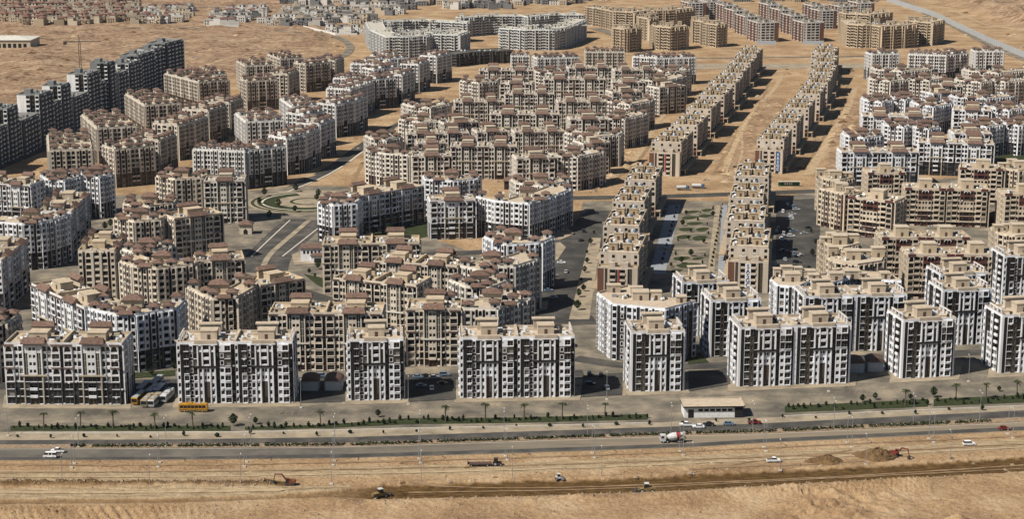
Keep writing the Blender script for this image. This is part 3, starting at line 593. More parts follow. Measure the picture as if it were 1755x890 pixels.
def fit(k, nfl): return k if len(k) == nfl else (k[:3] + k[4:] if nfl == len(k)-1 else (k*8)[:nfl])
def bays_of(rows, nfl): return [(w_, o, fit(k, nfl), fit(m, nfl)) for w_, o, k, m in rows]
E8 = lambda c: c*8
PIL = (.5, 1.0, E8('n'), E8('L'))
CENT = [PIL, (1.5,.7,'wwwwwggw',E8('L')), PIL, (2.6,.35,'DnnddBBB','AAALLAAA'), PIL, (1.5,.7,'wwwwwggw',E8('L')), PIL]
FRONT = {
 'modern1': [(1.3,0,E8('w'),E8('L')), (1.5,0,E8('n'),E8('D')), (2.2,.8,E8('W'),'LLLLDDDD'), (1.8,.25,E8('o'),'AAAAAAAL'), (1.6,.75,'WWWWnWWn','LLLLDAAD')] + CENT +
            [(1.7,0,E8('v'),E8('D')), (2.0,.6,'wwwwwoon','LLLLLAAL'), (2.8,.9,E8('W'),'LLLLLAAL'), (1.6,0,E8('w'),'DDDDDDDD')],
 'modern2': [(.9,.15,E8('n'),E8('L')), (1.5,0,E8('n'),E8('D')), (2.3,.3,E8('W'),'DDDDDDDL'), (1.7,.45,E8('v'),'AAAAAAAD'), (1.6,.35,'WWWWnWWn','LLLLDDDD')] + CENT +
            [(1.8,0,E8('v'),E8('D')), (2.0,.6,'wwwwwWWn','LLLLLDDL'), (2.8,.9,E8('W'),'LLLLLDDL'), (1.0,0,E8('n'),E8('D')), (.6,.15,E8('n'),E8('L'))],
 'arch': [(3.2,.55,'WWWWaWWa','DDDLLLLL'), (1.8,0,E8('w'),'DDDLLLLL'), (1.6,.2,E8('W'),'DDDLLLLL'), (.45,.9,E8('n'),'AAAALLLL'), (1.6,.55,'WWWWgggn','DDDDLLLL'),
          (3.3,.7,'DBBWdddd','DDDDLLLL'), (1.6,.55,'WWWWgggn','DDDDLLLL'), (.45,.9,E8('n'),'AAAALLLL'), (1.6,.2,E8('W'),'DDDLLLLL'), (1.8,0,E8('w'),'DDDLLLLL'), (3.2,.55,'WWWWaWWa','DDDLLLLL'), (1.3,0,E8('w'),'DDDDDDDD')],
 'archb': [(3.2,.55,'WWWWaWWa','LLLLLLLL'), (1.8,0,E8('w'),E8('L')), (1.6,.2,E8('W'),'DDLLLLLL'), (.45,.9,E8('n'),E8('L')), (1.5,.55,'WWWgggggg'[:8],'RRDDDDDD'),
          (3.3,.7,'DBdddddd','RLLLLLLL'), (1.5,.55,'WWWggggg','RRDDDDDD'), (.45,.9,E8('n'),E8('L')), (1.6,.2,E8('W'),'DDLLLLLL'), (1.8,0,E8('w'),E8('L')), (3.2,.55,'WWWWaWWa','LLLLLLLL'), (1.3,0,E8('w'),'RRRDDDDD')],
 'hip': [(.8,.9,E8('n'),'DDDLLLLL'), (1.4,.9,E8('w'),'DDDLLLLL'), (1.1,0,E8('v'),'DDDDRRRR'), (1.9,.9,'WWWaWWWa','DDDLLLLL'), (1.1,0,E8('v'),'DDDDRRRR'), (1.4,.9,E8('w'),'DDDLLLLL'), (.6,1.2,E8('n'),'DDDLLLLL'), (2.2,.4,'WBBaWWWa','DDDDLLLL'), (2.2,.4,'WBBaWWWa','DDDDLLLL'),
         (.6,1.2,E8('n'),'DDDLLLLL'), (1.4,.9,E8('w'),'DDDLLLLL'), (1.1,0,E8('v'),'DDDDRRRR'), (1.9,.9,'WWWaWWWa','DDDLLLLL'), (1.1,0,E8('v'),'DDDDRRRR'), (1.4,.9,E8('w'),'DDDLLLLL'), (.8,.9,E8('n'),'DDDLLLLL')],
 'red': [(2.7,.7,'WWWWWWWa','DLLLLLLL'), (2.8,.1,E8('B'),'DLLLLLLL'), (1.3,0,E8('w'),'RLLLLLLL'), (1.7,.5,'WWWwwwww','RRRLLLRR'), (3.4,.55,'DWWdddWA','RRRLLLRR'), (1.7,.5,'WWWwwwww','RRRLLLRR'),
         (1.3,0,E8('w'),'RLLLLLLL'), (2.8,.1,E8('B'),'DLLLLLLL'), (2.7,.7,'WWWWWWWa','DLLLLLLL'), (1.0,0,E8('n'),E8('D'))],
 'side': [(1.6,.5,E8('w'),'DDDLLLLL'), (1.0,0,E8('v'),E8('R')), (2.2,.5,E8('W'),'DDDDLLLL'), (.8,.9,E8('n'),'DDDLLLLL'), (2.2,0,E8('B'),'DDDLLLLL'), (.8,.9,E8('n'),'DDDLLLLL'), (2.2,.5,E8('W'),'DDDDLLLL'), (1.0,0,E8('v'),E8('R')), (1.6,.5,E8('w'),'DDDLLLLL')],
 'sidem': [(1.4,.2,E8('w'),E8('L')), (1.8,0,E8('n'),E8('D')), (2.4,.1,E8('W'),'LLLLLAAA'), (1.6,.3,E8('w'),E8('L')), (1.8,0,E8('v'),E8('D')), (2.4,.1,E8('B'),'LLLDDAAA'), (1.2,0,E8('n'),E8('D')), (1.0,.2,E8('n'),E8('L'))],
 'sidel': [(1.6,.5,E8('w'),E8('L')), (1.0,0,E8('v'),E8('R')), (2.2,.5,'WWWWWWWa',E8('L')), (.8,.9,E8('n'),E8('L')), (2.2,0,E8('B'),'RRRLLLLL'), (.8,.9,E8('n'),E8('L')), (2.2,.5,'WWWWWWWa',E8('L')), (1.0,0,E8('v'),E8('R')), (1.6,.5,E8('w'),E8('L'))],
 'back': [(4,0,E8('w'),E8('L')), (4,0,E8('W'),E8('L'))],
}
TPL = {}
def finish(B, key):
    """turn the collected parts into shared meshes: a template that copies can be linked from"""
    parts = []
    STUFF = {'window_panes', 'window_sills', 'balcony_rails', 'rooftop_units', 'air_conditioners'}
    for k, mb in B.part.items():
        if mb.f: parts.append((k, mb.mesh(k), None, (0,0,0), 0, 'stuff' if k in STUFF else None, None))
    for name, mb, loc, kids in B.extra:
        parts.append((name, mb.mesh(name), None, loc, 0, None, [(kn, km.mesh(kn)) for kn, km in kids]))
    cache = {}
    for loc, rz, ww, hh, pm in B.wins:
        if (ww, hh, pm) not in cache:
            m_ = MB(); fm = B.m('L') if ww > 1.4 else 'steel'; t = .07
            m_.poly([(-ww/2+t,0,-hh/2+t),(ww/2-t,0,-hh/2+t),(ww/2-t,0,hh/2-t),(-ww/2+t,0,hh/2-t)], pm)
            m_.box(-ww/2, -.06, -hh/2, -ww/2+t, .02, hh/2, 'steel'); m_.box(ww/2-t, -.06, -hh/2, ww/2, .02, hh/2, 'steel'); m_.box(-ww/2+t, -.055, -hh/2, ww/2-t, .02, -hh/2+t, 'steel'); m_.box(-ww/2+t, -.055, hh/2-t, ww/2-t, .02, hh/2, 'steel')
            if ww > 1.4: m_.box(-.04, -.05, -hh/2+t, .04, .02, hh/2-t, 'steel')
            cache[(ww, hh, pm)] = m_.mesh('window')
        parts.append(('window', cache[(ww, hh, pm)], None, loc, rz, None, None))
    TPL[key] = parts; return parts
def instance(parts, name, loc, rz=0.0, sx=1.0):
    root = empty(name, loc, rz); root.scale = (sx, 1, 1)
    for nm, me, _, l, r_, kind, kids in parts:
        o = obj(nm, me, root, l)
        if r_: o.rotation_euler = (0, 0, r_)
        if kind: o['kind'] = kind
        for kn, km in kids or (): obj(kn, km, o)
    return root

MW = 22.4
def template(style, mods, nfl, pal, single=False, lod=0, depth=17.5):
    key = (style, mods, nfl, pal, single, lod, depth)
    if key in TPL: return TPL[key]
    B = Bld(pal); H = nfl*FH; w_ = MW*mods; x0, x1 = -w_/2, w_/2; D = depth
    for m in range(mods):
        a, b = x0 + m*MW, x0 + (m+1)*MW
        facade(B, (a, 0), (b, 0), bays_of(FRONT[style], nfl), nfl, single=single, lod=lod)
    sd_ = 'sidem' if style.startswith('modern') else ('sidel' if pal in ('beige', 'hipbeige', 'red', 'cream') else 'side')
    sb = bays_of(FRONT['hip' if D > 40 else sd_], nfl)*max(1, round(D/18)); facade(B, (x1, 0), (x1, D), sb, nfl, lod=1); facade(B, (x0, D), (x0, 0), sb, nfl, lod=1)
    facade(B, (x1, D), (x0, D), bays_of(FRONT['back']*(2*mods), nfl), nfl, lod=1)
    flat_roof(B, [(x0,0),(x1,0),(x1,D),(x0,D)], H)
    def corn(*a):
        b = MB(); b.box(*a, bottom=True); B.add('cornice', b)
    for m in range(mods):
        c = x0 + (m+.5)*MW
        if style.startswith('modern'):
            stair_house(B, c+.4, D*.52, H, 6.4, 5.2, 3.5)
            b = MB(); b.box(-4.4, -.9, 0, 4.4, .5, 1.7, B.m('P'), top=B.m('roof')); B.add('bay_crown', b, (c, .35, H+.004))
            b = MB(); b.box(-4.0, -1.1, 0, 4.0, 1.1, 4.1, B.m('P'), top=B.m('roof')); b.box(-4.6, -1.5, 4.103, 4.6, 1.5, 4.6, B.m('P'), top=B.m('roof'), bottom=True); B.add('rear_crown', b, (c, D-1.6, H))
            b = MB()
            for yy in (3.2, 6.8, 10.4, 14.0): b.box(-.25, yy-.25, 0, .25, yy+.25, 2.5, B.m('L'), top=B.m('P'))
            b.box(-.3, 2.6, 2.503, .3, 14.6, 2.9, B.m('L'), top=B.m('P'), bottom=True)
            if m == 0: B.add('roof_pergola', b, (x0+.9, 0, H))
            if m == mods-1: B.add('roof_pergola', b, (x1-.9, 0, H))
            if m > 0:
                b = MB(); b.box(-.5, .3, 0, .5, D-.3, 1.5, B.m('P')); B.add('party_wall', b, (x0+m*MW, 0, H))
            corn(c-5.2, -1.25, 5*FH-.25, c+4.9, -1.0+.02, 5*FH+.55, B.m('D')); corn(c-5.0, -1.2, H-.02, c+4.7, -1.02, H+.3, B.m('L'))
        elif style in ('arch', 'archb'):
            pediment(B, c, .9, H+1.15, 8.6); stair_house(B, c+.3, D*.5, H, 7.0, 6.0, 3.3); 
            b = MB(); b.box(-4.1, -.9, 0, 4.1, .9, 3.8, B.m('P')); B.add('rear_parapet', b, (c, D-1.8, H)); pediment(B, c, D-1.6, H+4.1, 8.6, d_=1.9, h=1.6)
            corn(c-5.3, -1.15, 4*FH-.3, c+4.7, -.92, 4*FH+.35, B.m('A'))
            for sx in (-1, 1):
                corn(c-.6+sx*9.0-2.0, -1.0, 4*FH+3.0 if nfl == 7 else 5*FH-.15, c-.6+sx*9.0+2.0, -.57, (4*FH+3.3 if nfl == 7 else 5*FH+.3), 'tile')
                corn(c-.6+sx*9.0-2.0, -1.0, H-.1, c-.6+sx*9.0+2.0, -.57, H+.5, 'tile')
            b = MB(); b.box(-.4, .4, 0, .4, D-.4, 1.9, B.m('P')); 
            if m > 0: B.add('party_wall', b, (x0+m*MW, 0, H))
        elif style == 'hip':
            for tx, ty in ((-8.2,3),(8.2,3),(-2.6,2.2),(2.6,2.2),(-8.4,D-3),(8.4,D-3),(0,D-2.6)) + (tuple((sx*(8.6 if k % 2 else 5.0), 3+k*(D-6)/max(2, int(D/7))) for k in range(1, int(D/7)) for sx in (-1, 1) if B.rng.random() < .38) if D > 22 else ()): turret(B, c+tx, ty, H, s=3.5, h=B.rng.uniform(2.0, 3.6))
            [(stair_house(B, c, D*q_, H, 5.2, 4.6, 2.8, tile=False), turret(B, c, D*q_, H+3.25, s=3.4, h=1.1)) for q_ in ((.5,) if D < 40 else (.22, .5, .78))]
        elif style == 'red':
            stair_house(B, c+.2, D*.55, H, 6.6, 6.4, 4.6)
            for sx in (-1, 1): corn(c-.5+sx*9.1-1.9, -1.1, H-.05, c-.5+sx*9.1+1.9, -.72, H+1.3, B.m('R'))
            corn(c-5.6, -.9, 3*FH-.15, c+4.6, -.6, 3*FH+.2, B.m('L')); corn(c-10.9, -.95, 1*FH-.15, c+10.2, -.72, 1*FH+.2, B.m('L'))
        clutter(B, c-9.5, 2.5, c-5.0, D-2.5, H, 4); clutter(B, c+5, 2.5, c+9.5, D-2.5, H, 5)
    return finish(B, key)

NBLD = [0]
def place(style, pal, mods, nfl, xl, yl, xr, yr, label, group, single=False, lod=0, base=False, name='apartment_block', depth=17.5):
    H = 0 if base else nfl*FH + 1.0
    a, b = at(xl, yl, H), at(xr, yr, H); d = b - a; L = max(d.length, 5)
    parts = template(style, mods, nfl, pal, single, lod, depth)
    r = instance(parts, name, ((a.x+b.x)/2, (a.y+b.y)/2, 0), math.atan2(d.y, d.x), max(.78, min(1.22, L/(MW*mods))))
    return tag(r, label, 'apartment block', group)

def kbay(L, pal, nfl, dark=3, seed=0, style='k'):
    """a row of bays for a wall L metres long"""
    rng = random.Random(seed); out = []; rem = L
    if style == 'frame': seq = [('B', 3.0, .2), ('W', 2.6, 1.8), ('n', .7, 2.4), ('B', 3.4, 0), ('W', 2.2, 1.6), ('B', 2.8, .6)]
    elif style == 'tower': seq = [('B', 3.2, .3), ('W', 2.4, 0), ('B', 3.6, .0), ('n', 1.0, .6)]
    elif style == 'modern': seq = [('W', 2.2, .5), ('n', 1.4, 0), ('o', 1.7, .3), ('v', 1.1, 0), ('W', 2.4, .5), ('n', .6, .9), ('w', 1.5, .5), ('n', 1.5, 0)]
    else: seq = [('n', .8, 1.1), ('B', 2.4, .4), ('n', .6, 1.1), ('w', 1.6, .7), ('v', 1.2, 0), ('W', 2.0, .7), ('v', 1.2, 0), ('w', 1.5, .7)]
    i = rng.randrange(len(seq)) if style not in ('k',) else 0
    while rem > .6:
        k, w_, o = seq[i % len(seq)]; i += 1
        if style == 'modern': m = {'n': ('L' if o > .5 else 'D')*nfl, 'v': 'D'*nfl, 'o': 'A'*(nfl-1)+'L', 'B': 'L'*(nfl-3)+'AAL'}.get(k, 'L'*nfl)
        elif style in ('frame', 'tower'): m = ('D' if k == 'n' and style == 'tower' else 'L')*nfl
        else:
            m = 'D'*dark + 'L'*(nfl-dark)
            if k == 'n' and pal in ('beige', 'cream', 'red'): m = 'L'*nfl
            if k == 'v': m = 'R'*nfl
            if k == 'B' and pal in ('beige', 'cream'): m = 'R'*dark + 'L'*(nfl-dark)
        kk = k*nfl
        if k == 'W' and style == 'k': kk = 'W'*3 + 'a' + 'W'*(nfl-5) + 'a'
        out.append((w_, o, kk, m)); rem -= w_
    return out or [(1, 0, 'n'*nfl, 'L'*nfl)]
def corner(pal, nfl, verts, label, group, depth=16, dark=None, style='k', tops=True, H=None, name='apartment_block', back=None, cat='apartment block', lod=1, shrink=.0):
    """building whose street front bends along the given roof-edge pixels (left to right)"""
    H = nfl*FH; P = [at(x, y, H+1.0) for x, y in verts]; P = [Vector((p.x, p.y)) for p in P]
    ch = (P[-1]-P[0]).normalized(); nb = Vector((-ch.y, ch.x))
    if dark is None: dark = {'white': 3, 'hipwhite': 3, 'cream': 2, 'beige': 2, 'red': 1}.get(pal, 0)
    Bk = [p + nb*depth for p in P]
    # keep the rear clear of its own front when the chord is short
    cen = sum(P + Bk, Vector((0,0)))/(2*len(P)); P = [p-cen for p in P]; Bk = [p-cen for p in Bk]
    B = Bld(pal); B.rng = random.Random(NBLD[0]+3); NBLD[0] += 1
    poly = P + Bk[::-1]
    for i in range(len(P)-1): facade(B, P[i], P[i+1], kbay((P[i+1]-P[i]).length, pal, nfl, dark, NBLD[0]+i, style), nfl, lod=lod)
    for a, b in ((P[-1], Bk[-1]), (Bk[0], P[0])): facade(B, a, b, kbay((b-a).length, pal, nfl, dark, NBLD[0]+9, style), nfl, lod=1)
    for i in range(len(P)-1, 0, -1): facade(B, Bk[i], Bk[i-1], bays_of(FRONT['back'], nfl), nfl, lod=1)
    flat_roof(B, [tuple(p) for p in poly], H, par=.9)
    L = (P[-1]-P[0]).length; mid = (P[0]+P[-1])/2; front = min(p.dot(nb) for p in P); 
    cx = sum(poly, Vector((0,0)))/len(poly)
    if tops and style == 'k' and pal not in ('red',):
        ids = list(range(len(P))); 
        for i in ids:
            q = P[i] + (cx - P[i]).normalized()*3.4; turret(B, q.x, q.y, H, s=4.2, h=B.rng.uniform(1.8, 2.8))
        for i in (0, -1): q = Bk[i] + (cx - Bk[i]).normalized()*3.6; turret(B, q.x, q.y, H, s=4.2, h=B.rng.uniform(2.0, 3.0))
        stair_house(B, cx.x, cx.y, H, 8.0, 5.4, 3.2, tile=True)
        q = (P[len(P)//2]+P[len(P)//2-1])/2 - nb*.2; pediment(B, q.x, q.y+.4, H+1.0, 6.0, d_=1.6, h=1.3)
    elif tops:
        stair_house(B, cx.x, cx.y, H, 7.0, 6.0, 4.2 if pal == 'red' else 3.4)
        for t in (.06, .3, .62, .88): q = P[0]*(1-t)+P[-1]*t + nb*(depth*B.rng.uniform(.35,.8)); stair_house(B, q.x, q.y, H, B.rng.uniform(3,6.5), B.rng.uniform(3,5), B.rng.uniform(2.2,4.6))
    clutter(B, cx.x-L*.3, cx.y-4, cx.x+L*.3, cx.y+5, H, int(4+L/6))
    return tag(instance(finish(B, ('corner', NBLD[0])), name, (cen.x, cen.y, 0)), label, cat, group)

# ------------------------------------------------------------------ the front row along the highway
FR = 'apartment blocks of the front row'
place('arch', 'white', 2, 8, 14, 693.5, 214, 694.5, 'white double block with arches, red tile pediments and dark base, leftmost of the front row', FR, True, base=True)
place('modern1', 'modern', 2, 8, 307, 692.5, 504, 691, 'white and charcoal double block behind the yellow bus, front row', FR, True, base=True)
place('modern1', 'modern', 1, 8, 597, 687.5, 693, 685.5, 'narrow white and charcoal block between two double blocks, left half of front row', FR, True, base=True)
place('modern1', 'modern', 2, 8, 789, 683.5, 984, 680.5, 'white and charcoal double block in the middle of the front row', FR, True, base=True)
place('modern2', 'modern', 1, 8, 1080, 672.5, 1172, 670, 'narrow white and brown block behind the low kiosk building, front row', FR, True, base=True)
place('modern2', 'modern', 2, 8, 1264, 664, 1455, 657, 'white and brown double block right of the kiosk, front row', FR, True, base=True)
place('modern2', 'modern', 1, 8, 1543, 650, 1633, 645, 'narrow white and brown block near the right end of the front row', FR, True, base=True)
place('modern2', 'modern', 2, 8, 1712, 641, 1900, 631, 'white and brown block cut off by the right edge, front row', FR, True, base=True)
G2 = 'white and dark blocks behind the front row at right'
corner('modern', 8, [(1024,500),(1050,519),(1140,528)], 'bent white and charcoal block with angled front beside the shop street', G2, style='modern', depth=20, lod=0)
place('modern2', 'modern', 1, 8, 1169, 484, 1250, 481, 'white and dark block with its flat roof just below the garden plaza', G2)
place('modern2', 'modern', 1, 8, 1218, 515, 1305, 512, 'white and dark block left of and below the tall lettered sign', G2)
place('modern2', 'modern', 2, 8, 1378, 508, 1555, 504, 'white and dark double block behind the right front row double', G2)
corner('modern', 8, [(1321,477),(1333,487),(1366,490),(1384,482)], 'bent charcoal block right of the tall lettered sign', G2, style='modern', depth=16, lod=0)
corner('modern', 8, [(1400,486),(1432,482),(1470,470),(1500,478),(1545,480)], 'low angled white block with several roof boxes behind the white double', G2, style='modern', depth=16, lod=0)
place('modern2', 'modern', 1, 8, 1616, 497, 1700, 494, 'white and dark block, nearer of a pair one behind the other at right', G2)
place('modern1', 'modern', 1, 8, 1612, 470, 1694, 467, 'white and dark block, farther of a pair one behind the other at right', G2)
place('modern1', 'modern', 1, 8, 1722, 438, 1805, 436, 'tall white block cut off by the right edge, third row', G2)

# ------------------------------------------------------------------ beige quarter in the middle, behind the front row
GM = 'beige arched blocks in the middle quarter'
ARB = 'beige block with pointed arches'
for mods, nf, q, lab in [
    (2, 8, (461,536,655,536), 'beige double block with pointed arches directly behind the narrow front block'),
    (1, 8, (697,529,790,529), 'beige single block with pointed arches directly behind the middle front double'),
    (2, 8, (571,476,713,489), 'beige double block with arches, turned slightly right, second row behind front'),
    (2, 8, (640,447,783,456), 'beige double block with arches, turned slightly right, third row behind front'),
    (2, 8, (554,418,719,416), 'beige double block with arches beside the small white clubhouse'),
    (1, 8, (336,447,419,443), 'beige single block with arches left of the boulevard'),
    (1, 8, (446,489,522,477), 'beige single block with red pediments where the boulevard ends')]:
    place('archb', 'beige', mods, nf, *q, lab, GM)
corner('cream', 8, [(794,527),(850,528),(893,514),(914,508)], 'beige corner block with red hip roofs, nearest of four along the shop street', GM, depth=18)
corner('cream', 8, [(797,489),(840,492),(872,478)], 'beige corner block with red hip roofs, second of four along the shop street', GM, depth=14)
corner('cream', 8, [(786,453),(828,463),(852,455),(880,455),(925,441)], 'pale corner block with bent front, third of four along the shop street', GM, depth=18)
corner('white', 8, [(830,404),(846,412),(868,418),(927,414)], 'white corner block with many red hip roofs, farthest of four along shop street', GM, depth=16)

# ------------------------------------------------------------------ left quarter
GL = 'red-capped blocks of the left quarter'
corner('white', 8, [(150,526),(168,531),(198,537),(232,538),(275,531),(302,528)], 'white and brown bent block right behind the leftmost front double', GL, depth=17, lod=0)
place('arch', 'white', 2, 8, 52, 485, 146, 528, 'long white block with brown strips receding left behind leftmost front double', GL)
corner('beige', 8, [(206,446),(228,454),(268,458),(300,455),(334,452)], 'beige bent block with big red hip roof in the middle of left quarter', GL, depth=17, lod=0)
place('archb', 'beige', 2, 8, 196, 428, 216, 400, 'beige slab showing its narrow end wall left of the bent beige block', GL)
corner('beige', 8, [(341,501),(363,510),(404,509),(440,488)], 'beige corner block with red hip roofs behind the left modern double', GL, depth=14, lod=0)
corner('white', 8, [(-20,378),(38,382),(68,380),(92,375),(117,367)], 'big white and black bent block at the left edge', GL, depth=17, lod=0)
place('arch', 'white', 2, 8, 118, 366, 156, 325, 'white and black slab receding behind the big bent block at left edge', GL)
place('arch', 'white', 2, 8, -40, 313, 48, 317, 'white block cut by the left edge behind the big bent block', GL)
corner('white', 8, [(78,305),(108,309),(140,300)], 'white block with red caps, left of the tall white corner tower', GL, depth=14)
corner('white', 8, [(142,300),(168,303),(193,297)], 'tall white corner tower with black base and slim red caps', GL, depth=16)
corner('beige', 8, [(196,372),(230,378),(272,375)], 'cream bent block with red hip roof right of the black-based slab', GL, depth=15)
place('archb', 'beige', 1, 8, 292, 375, 388, 364, 'beige block with arches just left of the gatehouse', GL)
corner('beige', 8, [(212,348),(255,352),(300,346)], 'beige block seen between the cream bent block and tall slabs', GL, depth=14)
corner('beige', 8, [(268,300),(300,306),(345,303)], 'tall beige block with red caps below the beige arched slabs', GL, depth=14)
place('archb', 'cream', 1, 8, 350, 310, 419, 309, 'white and brown block with red caps left of the roundabout', GL)
place('arch', 'white', 2, 8, 2, 446, 47, 408, 'dark-sided block cut by the left edge, in front of the big bent block', GL)
corner('beige', 8, [(-60,548),(-20,556),(8,552)], 'roof corner of a beige block peeping in at the left edge', GL, depth=14)
corner('cream', 8, [(232,432),(262,428),(300,420)], 'beige roofs with red caps behind the bent beige block', GL, depth=12)

# ------------------------------------------------------------------ white group round the courtyard lawn
GS = 'white and black blocks round the courtyard lawn'
corner('white', 7, [(546,345),(571,350),(609,347)], 'white corner block with red cap next to the roundabout', GS, depth=14, lod=0)
place('arch', 'white', 2, 7, 613, 336, 726, 318, 'white and black slab angled along the courtyard lawn', GS)
corner('white', 7, [(728,306),(776,309),(823,304)], 'white block with red caps closing the rear of the courtyard', GS, depth=14)
place('arch', 'white', 1, 7, 738, 344, 815, 342, 'single white and black block standing free in the courtyard', GS)
corner('white', 7, [(848,343),(905,347),(945,335),(980,322)], 'white bent block with red hip roof at the courtyard right side', GS, depth=17, lod=0)
corner('cream', 7, [(884,312),(930,318),(978,308)], 'cream block with red caps behind the right courtyard block', GS, depth=13)

# ------------------------------------------------------------------ brown and cream quarter beyond (three double rows)
GC = 'cream arched blocks of the far middle quarter'
def crow(rowname, items):
    n = len(items)
    for i, it in enumerate(items):
        lab = 'cream and brown block, %s in %s' % (ordn(i, n), rowname)
        if it[0] == 'k': corner('cream', 7, it[1], lab, GC, depth=15)
        else: place('archb', 'cream', it[0], 7, *it[1], lab, GC, lod=1)
crow('nearest row of far middle quarter', [('k', [(627,256),(660,262),(699,264)]), (1, (707,267,774,266)), (2, (773,250,886,250)), (1, (886,271,955,269)), ('k', [(955,266),(988,268),(1037,258)])])
crow('second row of far middle quarter', [('k', [(636,236),(660,239),(688,233)]), (2, (698,229,804,227)), (1, (818,226,870,224)), (2, (884,226,966,224)), ('k', [(968,226),(1010,234),(1061,230)])])
crow('third row of far middle quarter', [('k', [(684,203),(720,208),(757,206)]), (1, (761,211,820,208)), (2, (841,195,959,195)), (1, (976,204,1043,203)), ('k', [(1043,202),(1069,203),(1110,193)])])
crow('fourth row of far middle quarter', [('k', [(700,180),(736,184),(772,176)]), (2, (780,174,864,173)), (2, (957,174,1040,173)), ('k', [(1036,172),(1078,178),(1121,170)])])
crow('fifth row of far middle quarter', [('k', [(789,137),(820,141),(852,138)]), (1, (857,142,911,143)), (2, (933,135,1038,135)), (1, (1050,140,1106,140)), ('k', [(1112,137),(1136,139),(1177,128)])])
crow('sixth row of far middle quarter', [(2, (822,120,915,120)), ('k', [(918,122),(945,124),(972,121)]), (2, (975,116,1050,115)), (2, (1054,120,1128,119)), ('k', [(1128,119),(1155,123),(1184,118)])])
GC2 = 'pale slabs with red caps behind the far middle quarter'
for i, (m_, q, pl) in enumerate([(1, (876,95,908,95), 'hipwhite'), (2, (920,99,993,97), 'hipwhite'), (2, (1003,88,1071,88), 'hipbeige'), (1, (1084,96,1125,98), 'hipwhite'), (2, (1125,99,1193,97), 'hipwhite')]):
    place('hip', pl, m_, 8, *q, '%s slab with small red caps, %s in rear row of far middle quarter' % ('white' if 'white' in pl else 'beige', ordn(i, 5)), GC2, lod=1)

# ------------------------------------------------------------------ slabs with many small red caps, upper left
GH = 'tall slabs with small red caps, upper left'
CH_ = [('beige slab, %s of the beige chain above the left quarter', 'hipbeige', [(192,256,268,249),(270,241,303,229),(304,214,332,208),(332,208,355,199),(356,189,388,181),(389,177,419,166)]),
       ('beige slab, %s of the chain facing the dark towers', 'hipbeige', [(84,257,158,254),(164,219,236,215),(243,180,314,176),(340,140,392,136)]),
       ('white slab with dark base, %s of the white chain beside the parkway', 'hipwhite', [(330,255,380,256),(376,257,418,258),(424,257,490,250),(491,236,522,231),(523,230,547,220),(547,212,573,203),(574,179,606,173),(606,173,628,165)]),
       ('white slab, %s of the inner side of the white chain', 'hipwhite', [(421,208,487,205),(500,182,545,180),(560,150,600,152)]),
       ('beige slab, %s of the rear beige chain at the desert edge', 'hipbeige', [(414,139,484,135),(486,129,518,118),(518,110,570,105),(570,105,592,96)]),
       ('beige slab, %s of the desert-side beige chain', 'hipbeige', [(345,128,388,126),(420,112,470,110),(480,100,520,98)]),
       ('white slab with dark base, %s of the chain below the curved grey blocks', 'hipwhite', [(571,133,612,134),(622,137,686,132),(688,128,709,122),(710,112,742,102),(742,97,778,90)]),
       ('white slab, %s of the rear chain below curved grey blocks', 'hipwhite', [(600,108,650,110),(652,100,700,98)])]
for (lab, pl, qs), dp in zip(CH_, (22, 70, 17.5, 46, 17.5, 40, 17.5, 34)):
    for i, q in enumerate(qs): place('hip', pl, 1, 8, *q, lab % ordn(i, len(qs)), GH, lod=1, depth=dp)

# ------------------------------------------------------------------ right-hand quarters
GI = 'infill blocks of the packed quarters'
for st, pl, m_, nf, q, lab in [('hip','hipwhite',1,8,(520,196,556,190),'white slab in the upper courtyard of the white parkway chain'), ('hip','hipwhite',1,8,(640,118,684,114),'white slab in the courtyard below the curved grey blocks'),
        ('archb','cream',1,7,(716,245,764,244),'cream block tucked behind the left end of the nearest far row'), ('archb','cream',1,7,(1000,246,1046,243),'cream block tucked behind the right end of the nearest far row'), ('archb','cream',2,7,(866,160,950,160),'cream double block between the fourth and fifth far rows'), ('archb','cream',1,7,(1050,158,1100,156),'cream block right of the double between far rows'),
        ('archb','cream',1,7,(1130,150,1176,146),'cream block at the right end between far rows'), ('arch','white',1,7,(1636,228,1700,228),'white block between nearest and second row of far right quarter'), ('arch','white',1,7,(1600,160,1640,158),'white block squeezed into the fourth row of far right quarter'), ('archb','cream',1,7,(1600,146,1650,147),'cream block squeezed into the fifth row of far right quarter')]:
    place(st, pl, m_, nf, *q, lab, GI, lod=1)
GN = 'white red-capped blocks of the far right quarter'
def nrow(rowname, items, pal='white', nf=7):
    n = len(items)
    for i, it in enumerate(items):
        lab = '%s red-capped block, %s in %s' % ({'white': 'white', 'cream': 'cream', 'hipwhite': 'pale'}[pal], ordn(i, n), rowname)
        if it[0] == 'k': corner(pal, nf, it[1], lab, GN, depth=14)
        elif it[0] == 'h': place('hip', 'hipwhite', it[1], nf, *it[2], lab, GN, lod=1)
        else: place('arch' if pal == 'white' else 'archb', pal, it[0], nf, *it[1], lab, GN, lod=1)
nrow('nearest row of far right quarter', [(2, (1443,260,1575,260)), (2, (1575,243,1704,247))])
nrow('second row of far right quarter', [('k', [(1449,231),(1480,235),(1513,231)]), ('k', [(1516,213),(1548,217),(1570,214)]), ('k', [(1570,217),(1590,220),(1611,216)]), ('k', [(1663,212),(1690,216),(1720,212)]), ('k', [(1722,210),(1745,214),(1790,210)])])
nrow('third row of far right quarter', [(2, (1479,198,1598,200)), (1, (1632,187,1702,189)), ('k', [(1702,184),(1728,188),(1775,181)])])
nrow('fourth row of far right quarter', [('k', [(1482,170),(1510,174),(1530,170)]), ('k', [(1532,167),(1550,170),(1568,167)]), ('k', [(1568,176),(1598,182),(1632,176)]), ('k', [(1640,166),(1690,168),(1740,163)])])
